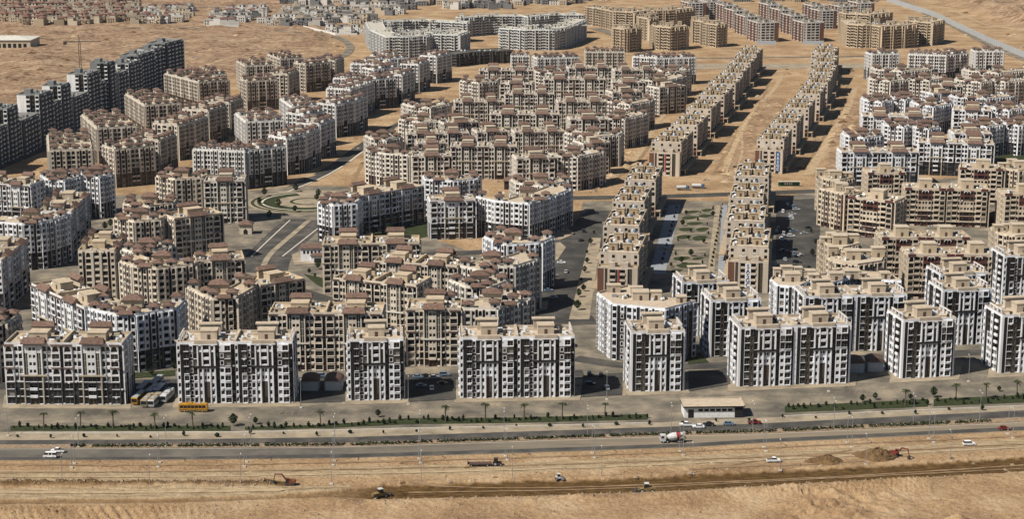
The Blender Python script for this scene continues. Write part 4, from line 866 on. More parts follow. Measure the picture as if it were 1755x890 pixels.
nrow('fifth row of far right quarter', [('k', [(1491,134),(1525,138),(1558,135)]), ('k', [(1558,135),(1592,137),(1624,131)]), ('k', [(1640,136),(1680,140),(1700,137)]), ('k', [(1702,136),(1722,139),(1775,135)])], 'cream')
nrow('sixth row of far right quarter', [('k', [(1500,118),(1545,121),(1600,117)]), ('k', [(1660,120),(1710,124),(1775,118)])], 'cream')
nrow('rear row of far right quarter', [('h', 1, (1490,92,1546,91)), ('h', 2, (1557,92,1622,94)), ('h', 1, (1622,93,1660,90)), ('h', 1, (1668,87,1724,87))], 'hipwhite', 8)
GE = 'sand and red blocks of the right quarter'
corner('red', 7, [(1404,321),(1446,331)], 'sand-coloured wing with red base nearest the parking lot', GE, depth=15, lod=0)
place('red', 'red', 1, 7, 1450, 336, 1539, 346, 'big sand-coloured block with arches beside the parking lot', GE)
place('red', 'red', 2, 7, 1552, 322, 1696, 325, 'sand double block with red panels and white twin arches, standing free at right', GE)
place('red', 'red', 1, 7, 1488, 296, 1553, 296, 'sand block with a red panel behind the big arched block', GE)
corner('red', 7, [(1411,304),(1435,309),(1462,303)], 'sand block behind the wing nearest the parking lot', GE, depth=13)
place('red', 'red', 1, 7, 1646, 287, 1722, 290, 'sand block with red panel in front of the small far lawn', GE)
corner('red', 7, [(1724,288),(1745,291),(1790,287)], 'sand block at the right edge beside the small far lawn', GE, depth=14)
place('red', 'red', 1, 7, 1723, 332, 1800, 332, 'sand block cut by the right edge, beside the free double', GE)
place('red', 'red', 2, 7, 1512, 407, 1664, 407, 'sand double block with twin arches, in front of the free-standing double', GE)
corner('red', 7, [(1420,418),(1445,423),(1474,416)], 'sand block with a roof tower left of the middle sand double', GE, depth=14)
corner('red', 7, [(1418,440),(1432,447),(1470,452),(1511,446)], 'sand bent block with red arch hoods above the angled white block', GE, depth=16, lod=0)
place('red', 'red', 2, 7, 1557, 436, 1720, 436, 'sand double block with twin arches, nearest of the right quarter', GE)
corner('red', 7, [(1711,398),(1740,403),(1800,398)], 'sand block with roof tower at the right edge, third row', GE, depth=15)

# ------------------------------------------------------------------ the two rows of sand-coloured boxes
def box_template(far):
    key = ('box', far)
    if key in TPL: return TPL[key]
    B = Bld('box'); nf = 7; H = nf*FH; w_, D = 18.6, (52.0 if far else 46.0); x0, x1 = -w_/2, w_/2
    fr = [(2.2,0,'WwWnWww','AALLLLL'), (3,0,'nnnnnnn','LLLLLLL'), (2,0,'wwwwwww','LLLLLLL'), (3,0,'nnnnnnn','LLLLLLL'), (2,0,'wwwwwww','LLLLLLL'), (3,0,'nnnnnnn','LLLLLLL'), (2.2,0,'WwWnWww','AALLLLL')]
    facade(B, (x0,0), (x1,0), fr, nf, lod=1)
    sdp = [(1.4,.3,'n'*7,'AAALLLL'), (2.4,0,'W'*7,'DDLLLLL'), (1.6,0,'w'*7,'DDDDLLL'), (2.6,.5,'B'*7,'DDLLLLL'), (1.2,0,'n'*7,'DDDDDDD'), (2.6,.5,'B'*7,'DDLLLLL'), (1.6,0,'w'*7,'DDDDLLL'), (2.4,0,'W'*7,'DDLLLLL')]
    for a, b in (((x1,0),(x1,D)), ((x0,D),(x0,0))): facade(B, a, b, sdp + sdp[::-1], nf, lod=1)
    facade(B, (x1,D), (x0,D), bays_of(FRONT['back'], nf), nf, lod=1)
    flat_roof(B, [(x0,0),(x1,0),(x1,D),(x0,D)], H, par=.8)
    for yy in (9.0, 33.0):
        for sx in (-1, 1): stair_house(B, sx*3.6, yy, H, 4.2, 4.6, 3.4)
        for i in range(7):
            t = MB()
            x = -4.6 + i*1.55; t.cyl(x, yy-.6+(i % 2)*1.6, H*0+3.9 if abs(x) > 1.5 else 0, (5.3 if abs(x) > 1.5 else 3.2), .62, .62, ['machine_dark', 'water_tank', 'bus_blue', 'machine_dark'][i % 4], 8)
            B.add('water_tank', t, (0, 0, H))
        lw = MB(); lw.box(-w_/2+.4, yy+6.4, 0, w_/2-.4, yy+6.8, 1.3, B.m('P')); B.add('roof_wall', lw, (0, 0, H))
        ca = MB()
        for sx in (-1, 1):
            for k in range(6):
                a, b = math.pi*k/6, math.pi*(k+1)/6; cx = sx*7.6
                ca.poly([(cx-1.5*math.cos(a), yy+4, 1.4*math.sin(a)+.1), (cx-1.5*math.cos(b), yy+4, 1.4*math.sin(b)+.1), (cx-1.5*math.cos(b), yy+6.2, 1.4*math.sin(b)+.1), (cx-1.5*math.cos(a), yy+6.2, 1.4*math.sin(a)+.1)], 'sign_white')
        B.add('roof_vault', ca, (0, 0, H))
    clutter(B, x0+1.5, 2, x0+5, D-2, H, 6); clutter(B, x1-5, 2, x1-1.5, D-2, H, 6)
    # shop arcade along both long sides
    for sx in (-1, 1):
        a = MB(); xa, xb = (x1+.6, x1+3.6) if sx > 0 else (x0-3.6, x0-.6)
        a.box(xa, -2, 3.6, xb, D+2, 4.1, B.m('P'), bottom=True)
        for k in range(8): y = -1.6 + k*(D+2.8)/7; px_ = xb-.4 if sx > 0 else xa; a.box(px_, y, 0, px_+.4, y+.4, 3.597, B.m('L'))
        B.add('shop_arcade', a)
    return finish(B, key)
def box_front_template(sign):
    """lower front wing with shop floors that stands before the first box of a row"""
    B = Bld('box'); nf = 5; H = nf*FH; x0, x1 = -9.9, 9.9; D = 6
    fr = [(3.0,.1,'n'*5,'A'*5), (.6,0,'n'*5,'L'*5), (1.4,0,'g'*5,'D'*5), (1.0,.5,'n'*5,'L'*5), (3.0,.3,'B'*5,'L'*5), (1.8,.5,'n'*5,'L'*5), (3.0,.3,'B'*5,'L'*5), (1.0,.5,'n'*5,'L'*5), (2.2,0,'g'*5,'D'*5), (2.6,.1,'n'*5,'L'*5)]
    facade(B, (x0,0), (x1,0), fr, nf); facade(B, (x1,0), (x1,D), [(1,0,'w'*5,'L'*5),(1,0,'w'*5,'L'*5)], nf, lod=1); facade(B, (x0,D), (x0,0), [(1,0,'w'*5,'A'*5),(1,0,'w'*5,'A'*5)], nf, lod=1)
    flat_roof(B, [(x0,0),(x1,0),(x1,D),(x0,D)], H, par=.9)
    for x in (-3.0, 3.4): b = MB(); b.box(-1.6,-1.2,0,1.6,1.2,2.6,B.m('L')); b.box(1.6,-1.0,.0,2.6,1.0,2.2,'brown_sheet'); B.add('roof_hut', b, (x, 3.2, H))
    return finish(B, ('boxfront', sign))
YB = R(-9.5)
YF = R(-14.5)
def place_box(x0_, y0_, x1_, y1_, label, far):
    YB = YF if far else R(-9.5)
    H = 7*FH + .8; a, b = at(x0_, y0_, H), at(x1_, y1_, H); c = (a+b)/2
    r = instance(box_template(far), 'apartment_block', (c.x, c.y, 0), YB, max(.85, min(1.2, (b-a).length/18.6))); return tag(r, label, 'apartment block', 'sand-coloured boxes in two long rows'), c, (b-a).length
LBX = [(1028,432,1094,433),(1034,386,1095,387),(1050,345,1104,346),(1071,308,1123,309),(1117,242,1167,244),(1150,213.6,1195,213.6),(1176,186,1218.5,186),(1198,162,1241,163),(1214,142,1260,143),(1236,124,1272.6,124),(1249,106.5,1286,107),(1261,92,1296,92)]
RBX = [(1251,421.5,1317,423),(1246,378.5,1310,379),(1251,339,1308,340),(1260,301,1317,303),(1298,238,1343,240),(1321,211,1365,212),(1344,184,1386,185),(1365,160,1405,160),(1380,141,1418,141),(1387.5,122.5,1426.5,123),(1390,105,1429,105),(1391,89,1430,89.5)]
FRONTS = {}
for side, lst in (('left', LBX), ('right', RBX)):
    for i, q in enumerate(lst):
        wh = 'nearest' if i == 0 else ('farthest' if i == len(lst)-1 else ORD[i] + ' from the near end')
        r, c, L = place_box(*q, 'sand-coloured box with roof tanks, %s of the %s row' % (wh, side), int(i > 3)); FRONTS[(side, i)] = (c, L)
def vertical_sign(root, word, x, ztop, step, size, back, ink, y):
    b = MB(); n = len(word); b.box(x-size*.62, y-.18, ztop-n*step-.2, x+size*.62, y, ztop+.3, back, bottom=True); s = obj('sign_board', b.mesh('sign_board'), root)
    for i, chh in enumerate(word):
        cu = bpy.data.curves.new('letter', 'FONT'); cu.body = chh; cu.size = size*1.25; cu.align_x = 'CENTER'; cu.extrude = .04; cu.offset = .05
        tmp = bpy.data.objects.new('letter_tmp', cu); COL.objects.link(tmp); dg = bpy.context.evaluated_depsgraph_get(); me = bpy.data.meshes.new_from_object(tmp.evaluated_get(dg)); bpy.data.objects.remove(tmp)
        me.materials.clear(); me.materials.append(MAT[ink]); o = obj('letter', me, s, (x, y-.24, ztop-(i+1)*step+.25)); o.rotation_euler = (R(90), 0, 0)
for (side, i), sign in ((('left', 0), ''), (('right', 0), 'SASGC'), (('left', 4), 'red'), (('right', 4), 'JASGC')):
    c, L = FRONTS[(side, i)]; YB = YF if i else R(-9.5)
    d = Vector((math.sin(-YB), math.cos(YB))) ; off = 6.2
    loc = (c.x - math.sin(-YB)*off, c.y - math.cos(YB)*off, 0)
    r = instance(box_front_template(sign + side), 'front_wing', loc, YB, L/19.0)
    tag(r, {'left0': 'brown and sand front wing before the nearest left box', 'right0': 'sand front wing with tall lettered sign on its face', 'left4': 'sand front wing with a red strip, beyond the cross street', 'right4': 'sand front wing with blue and green lettered banner beyond the cross street'}[side+str(i)], 'building wing', 'front wings of the sand-coloured boxes')
    if sign == 'SASGC': vertical_sign(r, 'SASGC', -.0, 14.6, 2.35, 2.3, 'sign_white', 'sign_blue', -.75)
    elif sign == 'JASGC': vertical_sign(r, 'SASGC', 6.6, 14.6, 2.5, 2.0, 'sign_panel_blue', 'sign_white', -.3)
    if sign == 'red' or (side == 'left' and i == 0):
        b = MB(); b.box(.3, -.8, 3.2, 1.0, -.62, 15.0, 'sign_red', bottom=True); obj('red_strip', b.mesh('red_strip'), r)
        b = MB(); b.box(-.9, -.8, 3.2, -.2, -.62, 15.0, 'black', bottom=True); obj('dark_strip', b.mesh('dark_strip'), r)
# small green shop board at the foot of the right row
b = MB(); b.box(-7, -.3, 0, 7, .3, 3.0, 'sign_green', bottom=True); b.box(-7.2, -1.6, 3.003, 7.2, .4, 3.3, 'kerb', bottom=True)
for x in (-3.0, -1.6, -.2, 1.2): b.box(x, -.36, 1.0, x+.9, -.3, 2.2, 'sign_white')
g0 = at(1352, 319); tag(obj('shop_board', b.mesh('shop_board'), None, (g0.x, g0.y, 0)), 'dark green shop board at the cross street corner', 'sign')

# ------------------------------------------------------------------ dark towers at the left
GT = 'dark tower blocks along the desert edge'
def tower(px_near, px_far, H, label, steps):
    """long dark stepped slab whose base line runs from px_near to px_far; it faces right"""
    a, b = at(*px_near), at(*px_far); d = (b-a); L = d.length; B = Bld('tower'); D = 17.0; rng = random.Random(len(label))
    for u0, u1, dh, set_, pale in steps:
        x0, x1 = -L/2+u0*L+.05, -L/2+u1*L-.05; h = H+dh; nf = max(4, round(h/3.3)); fh = h/nf; y0 = set_
        W_ = x1-x0; bays = []; rem = W_; i = 0
        seq = [('B', 3.4, .9, 'L'), ('W', 2.2, 0, 'D'), ('B', 3.4, 1.6, 'L'), ('n', .8, .3, 'R'), ('B', 3.0, .4, 'A' if pale else 'L'), ('W', 2.0, 0, 'D')]
        while rem > .8: k, w_, o, m_ = seq[(i+nf) % len(seq)]; i += 1; bays.append((w_, o, k*nf, m_*nf)); rem -= w_
        facade(B, (x0,y0), (x1,y0), bays, nf, fh=fh, lod=1)
        facade(B, (x0,D), (x0,y0), [(6,.25,'n'*nf,('A' if pale else 'L')*nf), (2.6,.8,'B'*nf,'L'*nf), (3.2,0,'W'*nf,'D'*nf), (2.6,.6,'B'*nf,('A' if pale else 'L')*nf)], nf, fh=fh, lod=1)
        facade(B, (x1,y0), (x1,D), [(1,0,'w'*nf,'L'*nf), (1,0,'W'*nf,'D'*nf)], nf, fh=fh, lod=1); facade(B, (x1,D), (x0,D), [(4,0,'W'*nf,'L'*nf)]*4, nf, fh=fh, lod=1)
        flat_roof(B, [(x0,y0),(x1,y0),(x1,D),(x0,D)], h, par=1.0)
        b_ = MB(); cx = (x0+x1)/2; b_.box(cx-3, D-7, 0, cx+3, D-2, 3.2, B.m('L'), top=B.m('roof')); B.add('stair_house', b_, (0, 0, h)); clutter(B, x0+2, y0+2, x1-2, D-8, h, 5)
    B.part['balcony_rails'].m = [B.part['balcony_rails'].mi(B.m('A'))]*len(B.part['balcony_rails'].f)
    r = instance(finish(B, ('tower', label)), 'tower_block', ((a.x+b.x)/2, (a.y+b.y)/2, 0), math.atan2(d.y, d.x)); tag(r, label, 'tower block', GT)
ST1 = [(0,.24,8,0,True),(.24,.5,-3,4,True),(.5,.68,8,2,True),(.68,1,-4,0,True)]; ST2 = [(0,.3,8,0,True),(.3,.55,-3,4,True),(.55,.72,11,2,False),(.72,1,0,0,True)]
tower((-30,303), (70,250), 28, 'dark stepped block, nearest of the towers at the left edge', ST1)
tower((72,249), (152,213), 29, 'dark stepped block with pale end wall, second of the towers from left', ST1)
tower((154,212), (222,184), 31, 'dark stepped block with bright white end wall, third of the towers', ST2)
tower((224,183), (268,166), 40, 'tall dark tower with flat roof, second from the right end', [(0,.4,-4,0,True),(.4,1,0,1.5,False)])
tower((270,165), (316,151), 44, 'tallest dark tower at the far end of the row', [(0,.35,-3,1.5,True),(.35,1,0,0,False)])

# ------------------------------------------------------------------ far complexes
GF = 'grey-white curved blocks in the distance'
for lab, vs in [('far grey-white block curving round, left part of the left ring', [(628,36),(634,50),(662,62),(690,62)]), ('far grey-white block, long front of the left ring', [(690,62),(730,60),(760,52)]), ('far grey-white block, right part of the left ring', [(752,58),(785,59),(803,52)]),
                ('far grey-white block behind the left ring', [(645,36),(720,34),(800,38)]), ('far grey-white block, front of the right ring', [(855,47),(900,50),(950,50)]), ('far grey-white block, right end of the right ring', [(948,50),(970,46),(1005,32)]),
                ('far grey-white block, rear of the right ring', [(790,30),(840,26),(900,26)]), ('far grey-white block, rear right of the right ring', [(905,28),(950,24),(1000,24)])]:
    corner('grey', 7, vs, lab, GF, depth=18, style='frame', cat='apartment block')
corner('ruin', 4, [(782,92),(812,88),(852,86),(880,85)], 'dark unfinished low building below the curved grey blocks', None, depth=22, style='frame', tops=False, cat='building')
GB = 'tan unfinished blocks in the distance'
for lab, vs, nf in [('tan unfinished block with big openings, left of three at the far road', [(1050,46),(1070,49),(1092,47)], 8), ('tan unfinished block with big openings, middle of three at the far road', [(1125,44),(1150,46),(1178,43)], 8),
                ('tan unfinished block, slim right one of three at the far road', [(1218,40),(1230,41),(1244,39)], 8), ('far tan row left of the curving road', [(1003,10),(1030,14),(1050,18)], 7), ('far tan row above the unfinished blocks, left', [(1050,18),(1085,20),(1120,16)], 7),
                ('far tan row above the unfinished blocks, right', [(1120,17),(1155,16),(1190,12)], 7), ('tan block between the unfinished blocks', [(1095,28),(1110,31),(1126,28)], 8), ('grey-tan block beside the slim tan block', [(1190,34),(1205,36),(1217,34)], 8)]:
    corner('tan', nf, vs, lab, GB, depth=20, style='frame')
for lab, vs in [('large tan block with deep openings, left wing, top right', [(1442,32),(1452,40),(1480,42)]), ('large tan block with deep openings, centre, top right', [(1480,40),(1510,44),(1550,42),(1572,40)]), ('large tan block with deep openings, right wing, top right', [(1574,36),(1596,38),(1618,33)]),
                ('large tan block rear wing, top right', [(1450,22),(1490,24),(1530,20)])]:
    corner('tan', 8, vs, lab, 'large tan complex at top right', depth=20, style='frame')
GX = 'brick and white slabs in three far files'
FX = [[(1298,37,1336,38),(1276,27,1305,27),(1257,17,1284,17),(1240,8,1266,8)], [(1376,37,1414,38),(1356,26,1384,26),(1336,16,1362,16),(1316,7,1342,7)], [(1404,17,1436,17),(1392,9,1420,9),(1438,10,1470,10),(1470,4,1500,4)], [(1180,4,1212,4),(1212,2,1240,2)]]
for f_, lst in enumerate(FX):
    for i, q in enumerate(lst):
        key = ('brick',)
        if key not in TPL:
            B = Bld('brick'); nf = 7; H = nf*FH
            facade(B, (-11,0), (11,0), [(2,0,'w'*7,'L'*7),(2.4,.2,'W'*7,'L'*7),(2.4,.2,'W'*7,'L'*7),(2.4,.2,'W'*7,'L'*7),(2.4,0,'n'*7,'D'*7)], nf, lod=1)
            for a, b in (((11,0),(11,34)), ((-11,34),(-11,0))): facade(B, a, b, [(2,0,'W'*7,'D'*7),(2,.2,'n'*7,'D'*7),(2,0,'B'*7,'L'*7),(2,0,'w'*7,'D'*7)]*3, nf, lod=1)
            facade(B, (11,34), (-11,34), bays_of(FRONT['back'], nf), nf, lod=1); flat_roof(B, [(-11,0),(11,0),(11,34),(-11,34)], H)
            stair_house(B, 0, 9, H, 5, 5, 3.2); stair_house(B, 0, 25, H, 5, 5, 3.2); clutter(B, -9, 3, 9, 31, H, 12); finish(B, key)
        a, b = at(q[0], q[1], 22.4), at(q[2], q[3], 22.4); c = (a+b)/2
        tag(instance(TPL[key], 'apartment_block', (c.x, c.y, 0), R(12), max(.8, min(1.3, (b-a).length/22))), 'far brick and white slab, %s of the %s file' % ('nearest' if i == 0 else ORD[i] + ' from near end', ['left', 'middle', 'right', 'leftmost short'][f_]), 'apartment block', GX)

# ------------------------------------------------------------------ villas
def villa_template(kind):
    key = ('villa', kind)
    if key in TPL: return TPL[key]
    B = Bld('grey'); rng = random.Random(kind*13+5); c = ['villa_white', 'villa_cream', 'villa_grey', 'villa_tan', 'villa_cream', 'villa_white'][kind]; pitched = kind >= 3
    w_, D = 13 + rng.uniform(-1, 2), 12.0; H1, H2 = 6.6, 9.4 + rng.uniform(0, 1)
    W = MB(); W.box(-w_/2, 0, 0, w_/2, D, H1, c, top='villa_roof'); sx = rng.choice([-1, 1])
    xa, xb = (-w_/2, w_*.12) if sx < 0 else (-w_*.12, w_/2)
    W.box(xa+.003, 2.5, H1+.003, xb-.003, D-.003, H2, c, top='villa_roof'); W.box(-1.6, -1.4, 0, 1.8, -.003, 4.2, c, top='villa_roof'); W.box(-w_/2-.1, -.12, H1-.3, w_/2+.1, -.004, H1+.5, c)
    B.part['wall'] = W; G = B.mb('window_panes')
    for z in (1.0, 4.2):
        for x in (-w_*.36, -w_*.16, w_*.22, w_*.38):
            G.box(x-.7, -.06, z, x+.7, -.0031, z+1.6, 'glass_dark')
        for y in (3.0, 8.0):
            G.box(w_/2+.0031, y-.6, z, w_/2+.06, y+.6, z+1.5, 'glass_dark'); G.box(-w_/2-.06, y-.6, z, -w_/2-.0031, y+.6, z+1.5, 'glass_dark')
    G.box((xa+xb)/2-1, 2.44, H1+.9, (xa+xb)/2+1, 2.4969, H2-.5, 'glass_dark'); G.box(-.7, -1.46, .1, .8, -1.4031, 2.4, 'door_brown')
    Rf = MB()
    if pitched: Rf.hip(xa-.5, 2.0, xb+.5, D+.5, H2+.003, 2.0, 'villa_tile', ridge=1.5); Pf = B.mb('porch_roof'); Pf.hip(-2.2, -1.9, 2.4, .6, 4.203, 1.0, 'villa_tile', ridge=.6)
    else: Rf.box(xa-.3, 2.2, H2+.003, xb+.3, D+.3, H2+.4, c, top='villa_roof'); B.mb('porch_roof').box(-1.9, -1.8, 4.203, 2.1, .2, 4.5, c)
    B.part['roof'] = Rf
    return finish(B, key)
VREG = [('old estate', [3, 3, 4, 3, 1], [(40,43,152,1),(150,38,232,1),(0,37,150,1),(0,31,236,1),(0,25,238,1),(0,18,236,1),(0,11,232,1),(0,4,226,1)], 12.6),
        ('small white estate', [5, 0, 5, 1], [(226,41,284,1),(236,35,304,1),(248,28,318,1),(262,20,330,1)], 11.5),
        ('walled estate', [0, 2, 0, 5], [(353,43,408,1),(364,36,428,1),(378,29,446,1),(396,21,456,1)], 11.5),
        ('modern white estate', [0, 1, 0, 2, 0], [(560,57,632,1),(458,45,560,1),(470,38,628,1),(480,31,640,1),(510,24,690,1),(600,16,712,1)], 13),
        ('farthest estate', [2, 0, 2, 1], [(480,8,690,1),(700,6,1000,1),(760,14,880,1),(720,0,1040,1),(1180,-2,1300,1)], 14)]
vi = 0
for reg, kinds, rows, pitch in VREG:
    for ri, (xa, yb_, xb, _) in enumerate(rows):
        n = max(2, int((xb-xa)/pitch))
        for k in range(n):
            x = xa + (k+.5)*(xb-xa)/n; p = at(x, yb_ + random.uniform(-.6, .6)); kd = kinds[random.randrange(len(kinds))]
            if vi >= 300: continue
            vi += 1
            r = instance(villa_template(kd), 'villa', (p.x, p.y, 0), R(random.choice([-14, -10, -12, 8]) + (180 if random.random() < .25 else 0)), random.uniform(.85, 1.05))
            tag(r, 'villa %s in the %s row of the %s' % (ordn(k, n) if k < 20 or k == n-1 else '%dth from left' % (k+1), ORD[ri], reg), 'villa', 'villas of the ' + reg)

# ------------------------------------------------------------------ small buildings
def small(name, mbparts, px_, label, cat, rz=0, z=0, group=None):
    p = at(*px_) if len(px_) == 2 else Vector(px_); r = empty(name, (p.x, p.y, z), rz)
    for nm, mb in mbparts: obj(nm, mb.mesh(nm), r)
    return tag(r, label, cat, group)
wl = MB(); wl.box(-11.5, 0, 0, 11.5, 9, 4.3, 'sign_white', top='modern_roof'); wl.box(8.2, -.4, 0, 11.5, -.003, 4.3, 'modern_D')
rf = MB(); rf.box(-12, -.9, 4.303, 12, 9.5, 4.9, 'modern_D', top='modern_roof', bottom=True); rf.box(-12, 9.1, 4.903, 12, 9.5, 5.4, 'modern_P'); rf.box(11.6, -.9, 4.903, 12, 9.097, 5.4, 'modern_P')
parts = [('wall', wl), ('roof', rf)]
for i in range(6): g = MB(); x = -6 + i*2.3; g.box(x, -.06, 2.6, x+1.8, -.003, 3.6, 'glass_dark'); parts.append(('window', g))
dg_ = MB(); dg_.box(-10, -.08, .05, -7.8, -.003, 3.4, 'glass_dark'); parts.append(('door', dg_))
small('kiosk', parts, (1223, 716.5), 'low white kiosk building with flat tan roof beside the service road', 'kiosk', R(2))
def garage(px_, label, s=.68):
    wl = MB(); wl.box(-5.2*s, 0, 0, 5.2*s, 7, 4.4, 'canopy_grey'); dr = MB(); dr.box(-4.2*s, -.08, .1, 4.2*s, -.004, 3.6, 'car_silver'); rf = MB()
    for k in range(8):
        a, b = math.pi*k/8, math.pi*(k+1)/8; f = lambda t: (-5.6*s*math.cos(t), 4.403 + 1.7*math.sin(t))
        (xa, za), (xb, zb) = f(a), f(b); rf.poly([(xb,-.6,zb),(xa,-.6,za),(xa,7.4,za),(xb,7.4,zb)][::-1], 'brown_sheet'); rf.poly([(xa,-.6,4.403),(xb,-.6,4.403),(xb,-.6,zb),(xa,-.6,za)], 'brown_sheet')
    small('garage', [('wall', wl), ('roller_door', dr), ('vaulted_roof', rf)], px_, label, 'garage', group='vault-roofed garages')
garage((531,671.5), 'grey garage with brown vault roof, left of two beside the modern double'); garage((571.5,671), 'grey garage with brown vault roof, right of two beside the narrow front block')
garage((1467,640), 'garage with brown vault roof, left of two between right front blocks'); garage((1501,638), 'garage with brown vault roof, right of two between right front blocks')
def gatehouse(px_, label, col='beige_L', w_=7, h=5.5):
    wl = MB(); wl.box(-w_/2, 0, 0, w_/2, 6, h, col); dr = MB(); dr.poly([(-1.2,-.05,.1),(1.2,-.05,.1),(1.2,-.05,2.2),(0,-.05,3.3),(-1.2,-.05,2.2)], 'glass_dark'); rf = MB(); rf.hip(-w_/2-.8, -.8, w_/2+.8, 6.8, h+.003, 2.2, 'tile', ridge=.5)
    small('gatehouse', [('wall', wl), ('arched_door', dr), ('tile_roof', rf)], px_, label, 'gatehouse', group='small gatehouses with tile roofs')
gatehouse((421,402), 'small beige gatehouse with tile roof left of the roundabout'); gatehouse((872,325), 'small brown gatehouse with red roof behind the white courtyard blocks', 'beige_D', 6)
gatehouse((1709,386), 'small red-roofed gatehouse right of the free sand double', 'red_R', 7); gatehouse((926,483), 'small red-roofed gatehouse at the shop street kerb', 'red_L', 6, 4.5)
cw = MB(); cw.box(-7, 0, 0, 7, 10, 7.2, 'white_L', top='white_roof'); cw.box(-1, -4, 0, 6, -.003, 4, 'white_L', top='white_roof'); rf = MB(); rf.hip(-7.6, -.6, 7.6, 10.6, 7.203, 1.6, 'tile', ridge=3); rf.hip(-1.5, -4.5, 6.5, .2, 4.003, 1.2, 'tile', ridge=1.4)
gl = MB(); [gl.box(x, -.06, 4.4, x+1.1, -.003, 6, 'glass_dark') for x in (-5.6, -3.6, -1.6, .4, 2.4, 4.4)]; gl.box(.6, -4.06, .2, 4.4, -4.003, 2.8, 'glass_dark')
small('clubhouse', [('wall', cw), ('tile_roof', rf), ('window_panes', gl)], (538,449), 'small white two-storey clubhouse with tile roofs at the boulevard corner', 'clubhouse')
wh = MB(); wh.box(-30, 0, 0, 30, 40, 9, 'villa_cream', top='grey_P'); rf = MB(); rf.hip(-31, -1, 31, 41, 9.003, 3, 'grey_P', ridge=10); gl = MB(); [gl.box(-28+i*5.6, -.1, 1, -24.5+i*5.6, -.003, 5.5, 'glass_dark') for i in range(10)]
small('warehouse', [('wall', wh), ('roof', rf), ('bay_doors', gl)], (5,83), 'long pale warehouse with shallow roof at the left edge in the desert', 'warehouse')
# tower crane behind the dark towers
cr = MB(); J = 42
for z in range(0, J, 3):
    for sx, sy in ((-1,-1),(1,-1),(1,1),(-1,1)): cr.box(sx*.9-.14, sy*.9-.14, z, sx*.9+.14, sy*.9+.14, z+3, 'machine_dark')
    cr.tube((-.9,-.9,z),(.9,-.9,z+3),.1,.1,'machine_dark',4); cr.tube((.9,.9,z),(-.9,.9,z+3),.1,.1,'machine_dark',4)
jb = MB(); jb.tube((-14,0,J+1),(20,0,J+1),.55,.3,'machine_dark',5); jb.tube((0,0,J),(0,0,J+7),.4,.2,'machine_dark',5); jb.tube((0,0,J+7),(14,0,J+1.3),.09,.09,'machine_dark',4); jb.tube((0,0,J+7),(-12,0,J+1.3),.09,.09,'machine_dark',4); jb.box(-14,-1,J-1.6,-11,1,J+.9,'machine_dark')
small('tower_crane', [('mast', cr), ('jib', jb)], (140,152), 'dark tower crane rising behind the dark towers', 'crane', R(8))
# boundary wall with posts at the top right, low wall along the verge
def wall_line(name, pts, h, th, mat, label, cat, posts=0):
    P = [at(*p) for p in pts]; r = empty(name, (P[0].x, P[0].y, 0)); o = P[0]
    for a, b in zip(P[:-1], P[1:]):
        d = (b-a); L = d.length; m_ = MB(); m_.box(0, -th/2, 0, L-.02, th/2, h, mat); w_ = obj('wall_section', m_.mesh('wall_section'), r, (a.x-o.x, a.y-o.y, 0)); w_.rotation_euler = (0,0,math.atan2(d.y, d.x))
        if posts:
            pm = MB()
            for i in range(int(L/posts)): pm.box(i*posts, -th/2-.25, 0, i*posts+.5, th/2+.25, h+.5, 'kerb')
            q = obj('post_row', pm.mesh('post_row'), r, (a.x-o.x, a.y-o.y, 0)); q.rotation_euler = (0,0,math.atan2(d.y, d.x)); q['kind'] = 'stuff'
    tag(r, label, cat)
wall_line('boundary_wall', [(1520,2),(1600,28),(1700,76),(1800,118)], 6.5, .4, 'canopy_grey', 'long grey boundary wall with pale posts along the top right road', 'wall', 8)
wall_line('verge_wall', [(28,744),(400,743),(560,740),(700,736.5),(880,733),(1110,727)], .55, .5, 'kerb', 'low pale wall between lawn and service road, left and middle', 'wall')
wall_line('verge_wall', [(1340,715.5),(1500,708.5),(1755,697.5),(1850,692)], .55, .5, 'kerb', 'low pale wall between lawn and service road at right', 'wall')
wall_line('retaining_wall', [(1297,76),(1330,76.5)], 4.5, .5, 'canopy_grey', 'grey wall before the nearest left far slab', 'wall')
wall_line('retaining_wall', [(1376,76),(1412,76.5)], 4.5, .5, 'canopy_grey', 'grey wall before the nearest middle far slab', 'wall')
wall_line('estate_wall', [(353,46),(408,46)], 2.6, .4, 'villa_white', 'white wall in front of the walled estate', 'wall'); wall_line('estate_wall', [(520,47),(575,60),(612,60)], 2.6, .4, 'villa_white', 'white wall in front of the white modern estate', 'wall')

# ------------------------------------------------------------------ vehicles
def wheel(r, w_):
    m = MB(); n = 12
    for i in range(n):
        a, b = 2*math.pi*i/n, 2*math.pi*(i+1)/n
        m.poly([(r*math.cos(a),-w_/2,r*math.sin(a)),(r*math.cos(b),-w_/2,r*math.sin(b)),(r*math.cos(b),w_/2,r*math.sin(b)),(r*math.cos(a),w_/2,r*math.sin(a))], 'tyre')
    for s in (-1, 1):
        m.poly([(r*math.cos(2*math.pi*i/n)*s, s*w_/2, r*math.sin(2*math.pi*i/n)) for i in range(n)], 'tyre'); m.poly([(r*.55*math.cos(2*math.pi*i/n)*s, s*(w_/2+.02), r*.55*math.sin(2*math.pi*i/n)) for i in range(n)], 'rim')
    return m.mesh('wheel')
WH = {}
def add_wheels(root, xs, half, r, w_=.25):
    if (r, w_) not in WH: WH[(r, w_)] = wheel(r, w_)
    for x in xs:
        for s in (-1, 1): obj('wheel', WH[(r, w_)], root, (x, s*half, r))
def vehicle(name, px_, rz, label, cat, group=None, z=.12):
    p = at(*px_); r = empty(name, (p.x, p.y, z), R(rz)); return tag(r, label, cat, group)
